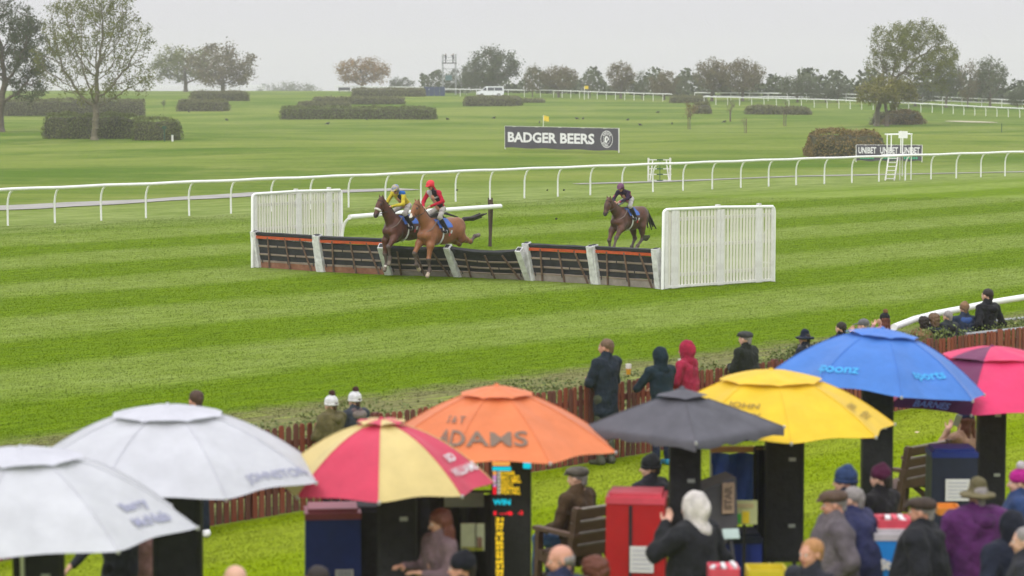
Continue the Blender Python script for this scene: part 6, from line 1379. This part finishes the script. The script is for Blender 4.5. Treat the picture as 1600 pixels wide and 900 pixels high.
# small trays and bags
def crate(x0, x1, y0, y1, D, m, label, name='crate', cat='crate', items=None):
    A = at_d(x0, y0, D); B = at_d(x1, y1, D); w_, h_ = B.x-A.x, A.z-B.z; g = empty(name, ((A.x+B.x)/2, D, B.z), 0, label, cat)
    mb = MB(); mb.box((0, 0, .01), (w_, .3, .02), m)
    for s_ in (-1, 1): mb.box((s_*w_/2, 0, h_/2), (.015, .3, h_), m); mb.box((0, s_*.15, h_/2), (w_-.016, .015, h_), m)
    mb.build('tray', None, g)
    if items:
        for k in range(5): mb = MB(); mb.box((-w_*.38+k*w_*.19, random.uniform(-.08, .05), h_*.7), (w_*.15, .12, h_*.8), items[k % len(items)], rot=(.1*k, 0, .2*k-.3)); mb.build('bundle', None, g)
    mb = MB(); mb.box((0, .1, -B.z/2), (.05, .05, B.z), M_BLKP); mb.build('stem', None, g); return g
crate(1370, 1424, 808, 824, 21.9, M_REDT, 'red tray of paper slips standing on the bright blue counter', items=(M_REDT, M_PAPER))
crate(1108, 1152, 884, 905, 20.6, M_REDT, 'red tray at the bottom edge with gold print beside a white box', items=(M_PAPER, M_REDT))
crate(1168, 1226, 886, 905, 20.4, mat('yellow_tray', (.50, .40, .02), .5, .1), 'yellow tray at the bottom edge left of the ginger man')
crate(1463, 1497, 790, 801, 24.0, mat('orange_tray', (.60, .22, .03), .5, .1), 'small orange tray between the brown cap and the olive hat')
crate(1110, 1140, 880, 890, 21.5, M_PAPER, 'white box behind the red tray at the bottom edge', name='box', cat='box')

# benches
M_BENCH = mat('brown_bench_timber', (.085, .048, .03), .7, .25, 5, .3, 30, color2=(.16, .10, .07), stretch=(.3, 1, 1)); M_BENCHL = mat('pale_slat_edge', (.24, .21, .18), .8, .2, 8)
def bench(px_, y_, D, L, yaw, label):
    A = at_d(px_, y_, D); g = empty('park_bench', (A.x, D, 0), yaw, label, 'bench', 'brown wooden benches facing the track')     # +Y faces the track, x runs along
    for k, (y, z) in enumerate(((.0, .50), (-.03, .63), (-.06, .76), (-.085, .90))):
        mb = MB(); mb.box((L/2, y, z), (L, .03, .105), M_BENCH, rot=(.2, 0, 0)); mb.box((L/2, y-.008, z+.056), (L-.01, .04, .012), M_BENCHL, rot=(.2, 0, 0)); mb.build('back_slat', None, g)  # each back slat has a paler strip along its top
    for k in range(4): mb = MB(); mb.box((L/2, .08+k*.12, .44), (L, .10, .03), M_BENCH); mb.build('seat_slat', None, g)
    for x in (.04, L/2, L-.04):
        mb = MB(); mb.bar((x, .12, 0) if False else (x, .05, .0), (x, -.12, .98), .07, .06, M_BENCH, up=(0, 1, 0)); mb.build('back_post', None, g)
        mb = MB(); mb.bar((x, .52, .0), (x, .50, .66), .07, .06, M_BENCH, up=(0, 1, 0)); mb.build('front_leg', None, g)
        mb = MB(); mb.box((x, .22, .68), (.09, .68, .04), M_BENCH); mb.build('armrest', None, g)
        mb = MB(); mb.box((x, .27, .38), (.06, .52, .08), M_BENCH); mb.bar((x, .0, .1), (x, .42, .36), .05, .05, M_BENCH, up=(0, 0, 1)); mb.build('side_rail', None, g)
    return g
BY = ANG-.12
bench(886, 775, 25.0, 1.75, BY, 'wooden bench on the lawn with a man in a tweed cap, beside the red stand')
bench(1404, 690, 29.2, 1.8, BY+.12, 'wooden bench behind the navy stand, below the crimson umbrella')
sitf = BY+math.pi/2
def sitter(px_, yt, D, label, **o):
    p = at_d(px_, yt, D); return person(0, 0, o.pop('h', 1.74), sitf+o.pop('turn', 0), label, 'people sitting on the benches', pos=(p.x, D, 0), sit=True, **o)
sitter(902, 722, 25.6, 'seated man in a grey tweed flat cap and brown coat on the bench', haircol='gray', hats=[('flatcap', (104, 98, 88))], jacket=(88, 68, 46), trousers=(70, 100, 140), shoes=(50, 40, 30), arms='lap', turn=.25, fat=1.15, thick=1.1, skin=SK[0], z0=0, head=(.15, .05))
sitter(1016, 712, 26.3, 'seated person in a black beanie and dark hooded jacket behind the red stand', haircol='dark', hats=[('beanie', (36, 38, 42)), ('cuff', (36, 38, 42)), ('hooddown', (38, 38, 46))], jacket=(38, 38, 48), trousers=BLK, shoes=BLK, arms='lap', turn=.15, head=(.6, 0), skin=SK[0])
sitter(1509, 653, 30.0, 'seated woman in a navy bobble hat and fawn coat raising a phone', haircol='auburn', hair='long', hats=[('beanie', (30, 42, 78)), ('pom', (190, 160, 140))], jacket=(196, 160, 132), trousers=BLK, shoes=BLK, arms='face', skin=SK[0])
p = at_d(1496, 657, 29.9); mb = MB(); mb.box((0, 0, 0), (.075, .012, .15), M_GALV, rot=(.2, .3, 0)); tag(mb.build('phone', None, None, loc=p), 'silver phone held up by the seated woman in the navy bobble hat', 'phone')

# ================================================================== PEOPLE AMONG THE PITCHES
G3 = 'racegoers and bookmakers among the umbrellas'
W_ = math.pi  # facing the left of the picture
person(186, 745, 1.74, T+.2, 'person in a dark grey jacket standing between the two odds boards at the left', G3, haircol='brown', jacket=(58, 60, 70), trousers=BLK, shoes=BLK, arms=('out', 'folded'), hem=.1)
person(217, 760, 1.60, T-.3, 'person in a pale pink jacket with a bag just right of the dark grey jacket', G3, haircol='auburn', hair='long', jacket=(196, 150, 150), trousers=(60, 50, 46), shoes=BLK, arms='folded')
person(367, 878, 1.74, T, 'bald man whose pink scalp shows at the bottom edge', G3, hair=None, jacket=(50, 54, 62), trousers=BLK, shoes=BLK, skin=SK[0])
person(495, 880, 1.70, T, 'dark haired person at the bottom edge in front of the blue stand', G3, haircol='dark', jacket=(40, 40, 46), trousers=BLK, shoes=BLK, skin=SK[1])
person(688, 792, 1.66, W_+.5, 'red haired woman in a grey speckled coat under the red and cream umbrella', G3, haircol='auburn', hair='long', jacket=(120, 100, 104), trousers=BLK, shoes=BLK, arms='hold', skin=SK[2], head=(-.3, .2))
person(722, 862, 1.70, W_-.3, 'person in a dark cap at the bottom edge, left of the lit board', G3, haircol='dark', hats=[('beanie', (24, 26, 36))], jacket=(40, 40, 52), trousers=BLK, shoes=BLK, skin=SK[1])
person(876, 847, 1.74, W_+.15, 'balding grey haired man in a navy jacket looking left at the bottom edge', G3, hair='balding', haircol='gray', hats=[('hooddown', (54, 60, 92))], jacket=(52, 58, 90), trousers=BLK, shoes=BLK, skin=SK[1], head=(0, .1))
person(928, 868, 1.62, T, 'auburn haired woman in a purple patterned coat at the bottom edge', G3, haircol='auburn', hair='curly', hats=[('scarf', (190, 160, 186))], jacket=cloth((112, 70, 110), var=.6, scale=30), trousers=BLK, shoes=BLK)
person(1084, 770, 1.78, T+.15, 'person in a cream hood and black jacket with one hand raised to the face', G3, haircol='dark', hats=[('hood', (236, 230, 222))], jacket=(38, 40, 44), trousers=BLK, shoes=BLK, arms=('face', 'pocket'), fat=1.25, thick=1.25, wide=1.3, hem=.12, skin=SK[0])
person(1268, 838, 1.74, W_+.62, 'ginger haired man in a dark coat looking left at the bottom edge', G3, haircol='ginger', jacket=(46, 48, 58), trousers=BLK, shoes=BLK, skin=SK[1], collar=.3, arms='pocket')
person(1303, 763, 1.76, W_+.1, 'man in a brown flat cap and grey jacket looking left', G3, haircol='gray', hats=[('flatcap', (104, 84, 70))], jacket=[cloth((116, 108, 112)), cloth((110, 102, 108))], trousers=BLK, shoes=BLK, arms='pocket', skin=SK[1], fat=1.3, thick=1.25, wide=1.35, collar=.3, head=(-.1, .1))
person(1332, 757, 1.74, W_-.5, 'grey haired person in a purple navy anorak behind the brown flat cap', G3, haircol='gray', hats=[('hooddown', (62, 66, 108))], jacket=cloth((54, 58, 98)), trousers=BLK, shoes=BLK, arms='pocket', fat=1.6, thick=1.4, wide=1.5, hem=.2)
person(1321, 729, 1.78, T+.3, 'person in a blue knitted beanie with a red collar behind the purple navy anorak', G3, haircol='dark', hats=[('beanie', (52, 74, 116)), ('cuff', (46, 66, 104)), ('scarf', (140, 24, 36))], jacket=(40, 46, 66), trousers=BLK, shoes=BLK, arms='pocket')
person(1376, 726, 1.70, T, 'person in a maroon knitted hat and black jacket in front of the odds board', G3, haircol='dark', hats=[('beanie', (84, 26, 60))], jacket=(34, 32, 36), trousers=(120, 20, 30), shoes=BLK, arms='folded')
person(1440, 774, 1.78, W_-.35, 'man in a dark brown flat cap and black coat, back half turned', G3, haircol='gray', hats=[('flatcap', (78, 66, 58)), ('hooddown', (30, 32, 36))], jacket=(34, 36, 42), trousers=BLK, shoes=BLK, arms='pocket', fat=1.4, thick=1.35, wide=1.45, hem=.15, skin=SK[1])
person(1528, 752, 1.74, T-.5, 'person in an olive brimmed hat and purple waterproof coat', G3, haircol='gray', hats=[('bucket', (122, 114, 82)), ('hooddown', (90, 40, 96))], jacket=cloth((98, 44, 104)), trousers=BLK, shoes=BLK, arms='hold', fat=1.3, thick=1.3, wide=1.4, fold=.011, hem=.25)
person(1590, 716, 1.62, W_-.1, 'person in a magenta hat with a white bobble and blue jacket at the right edge', G3, pos=(place_top(1592, 727, 1.66).x, place_top(1592, 727, 1.66).y, 0), haircol='dark', hats=[('beanie', (190, 36, 140)), ('pom', (225, 215, 220))], jacket=(52, 74, 120), trousers=BLK, shoes=BLK, arms='pocket', fat=1.2, thick=1.15, skin=SK[0])
person(1601, 820, 1.72, W_-.2, 'grey haired man cut by the right edge at the bottom', G3, haircol='gray', jacket=(50, 52, 60), trousers=BLK, shoes=BLK, skin=SK[0])

person(1580, 800, 1.72, T-.2, 'person in a dark navy anorak with the hood up right of the purple coat', G3, haircol='dark', hats=[('hood', (30, 34, 48))], jacket=(34, 40, 58), trousers=BLK, shoes=BLK, arms='pocket', fat=1.3, thick=1.25, wide=1.3)
person(1640, 770, 1.74, W_, 'person in a black coat half outside the right edge', G3, haircol='dark', jacket=(34, 36, 42), trousers=BLK, shoes=BLK, arms='pocket', fat=1.3, thick=1.3, wide=1.3)
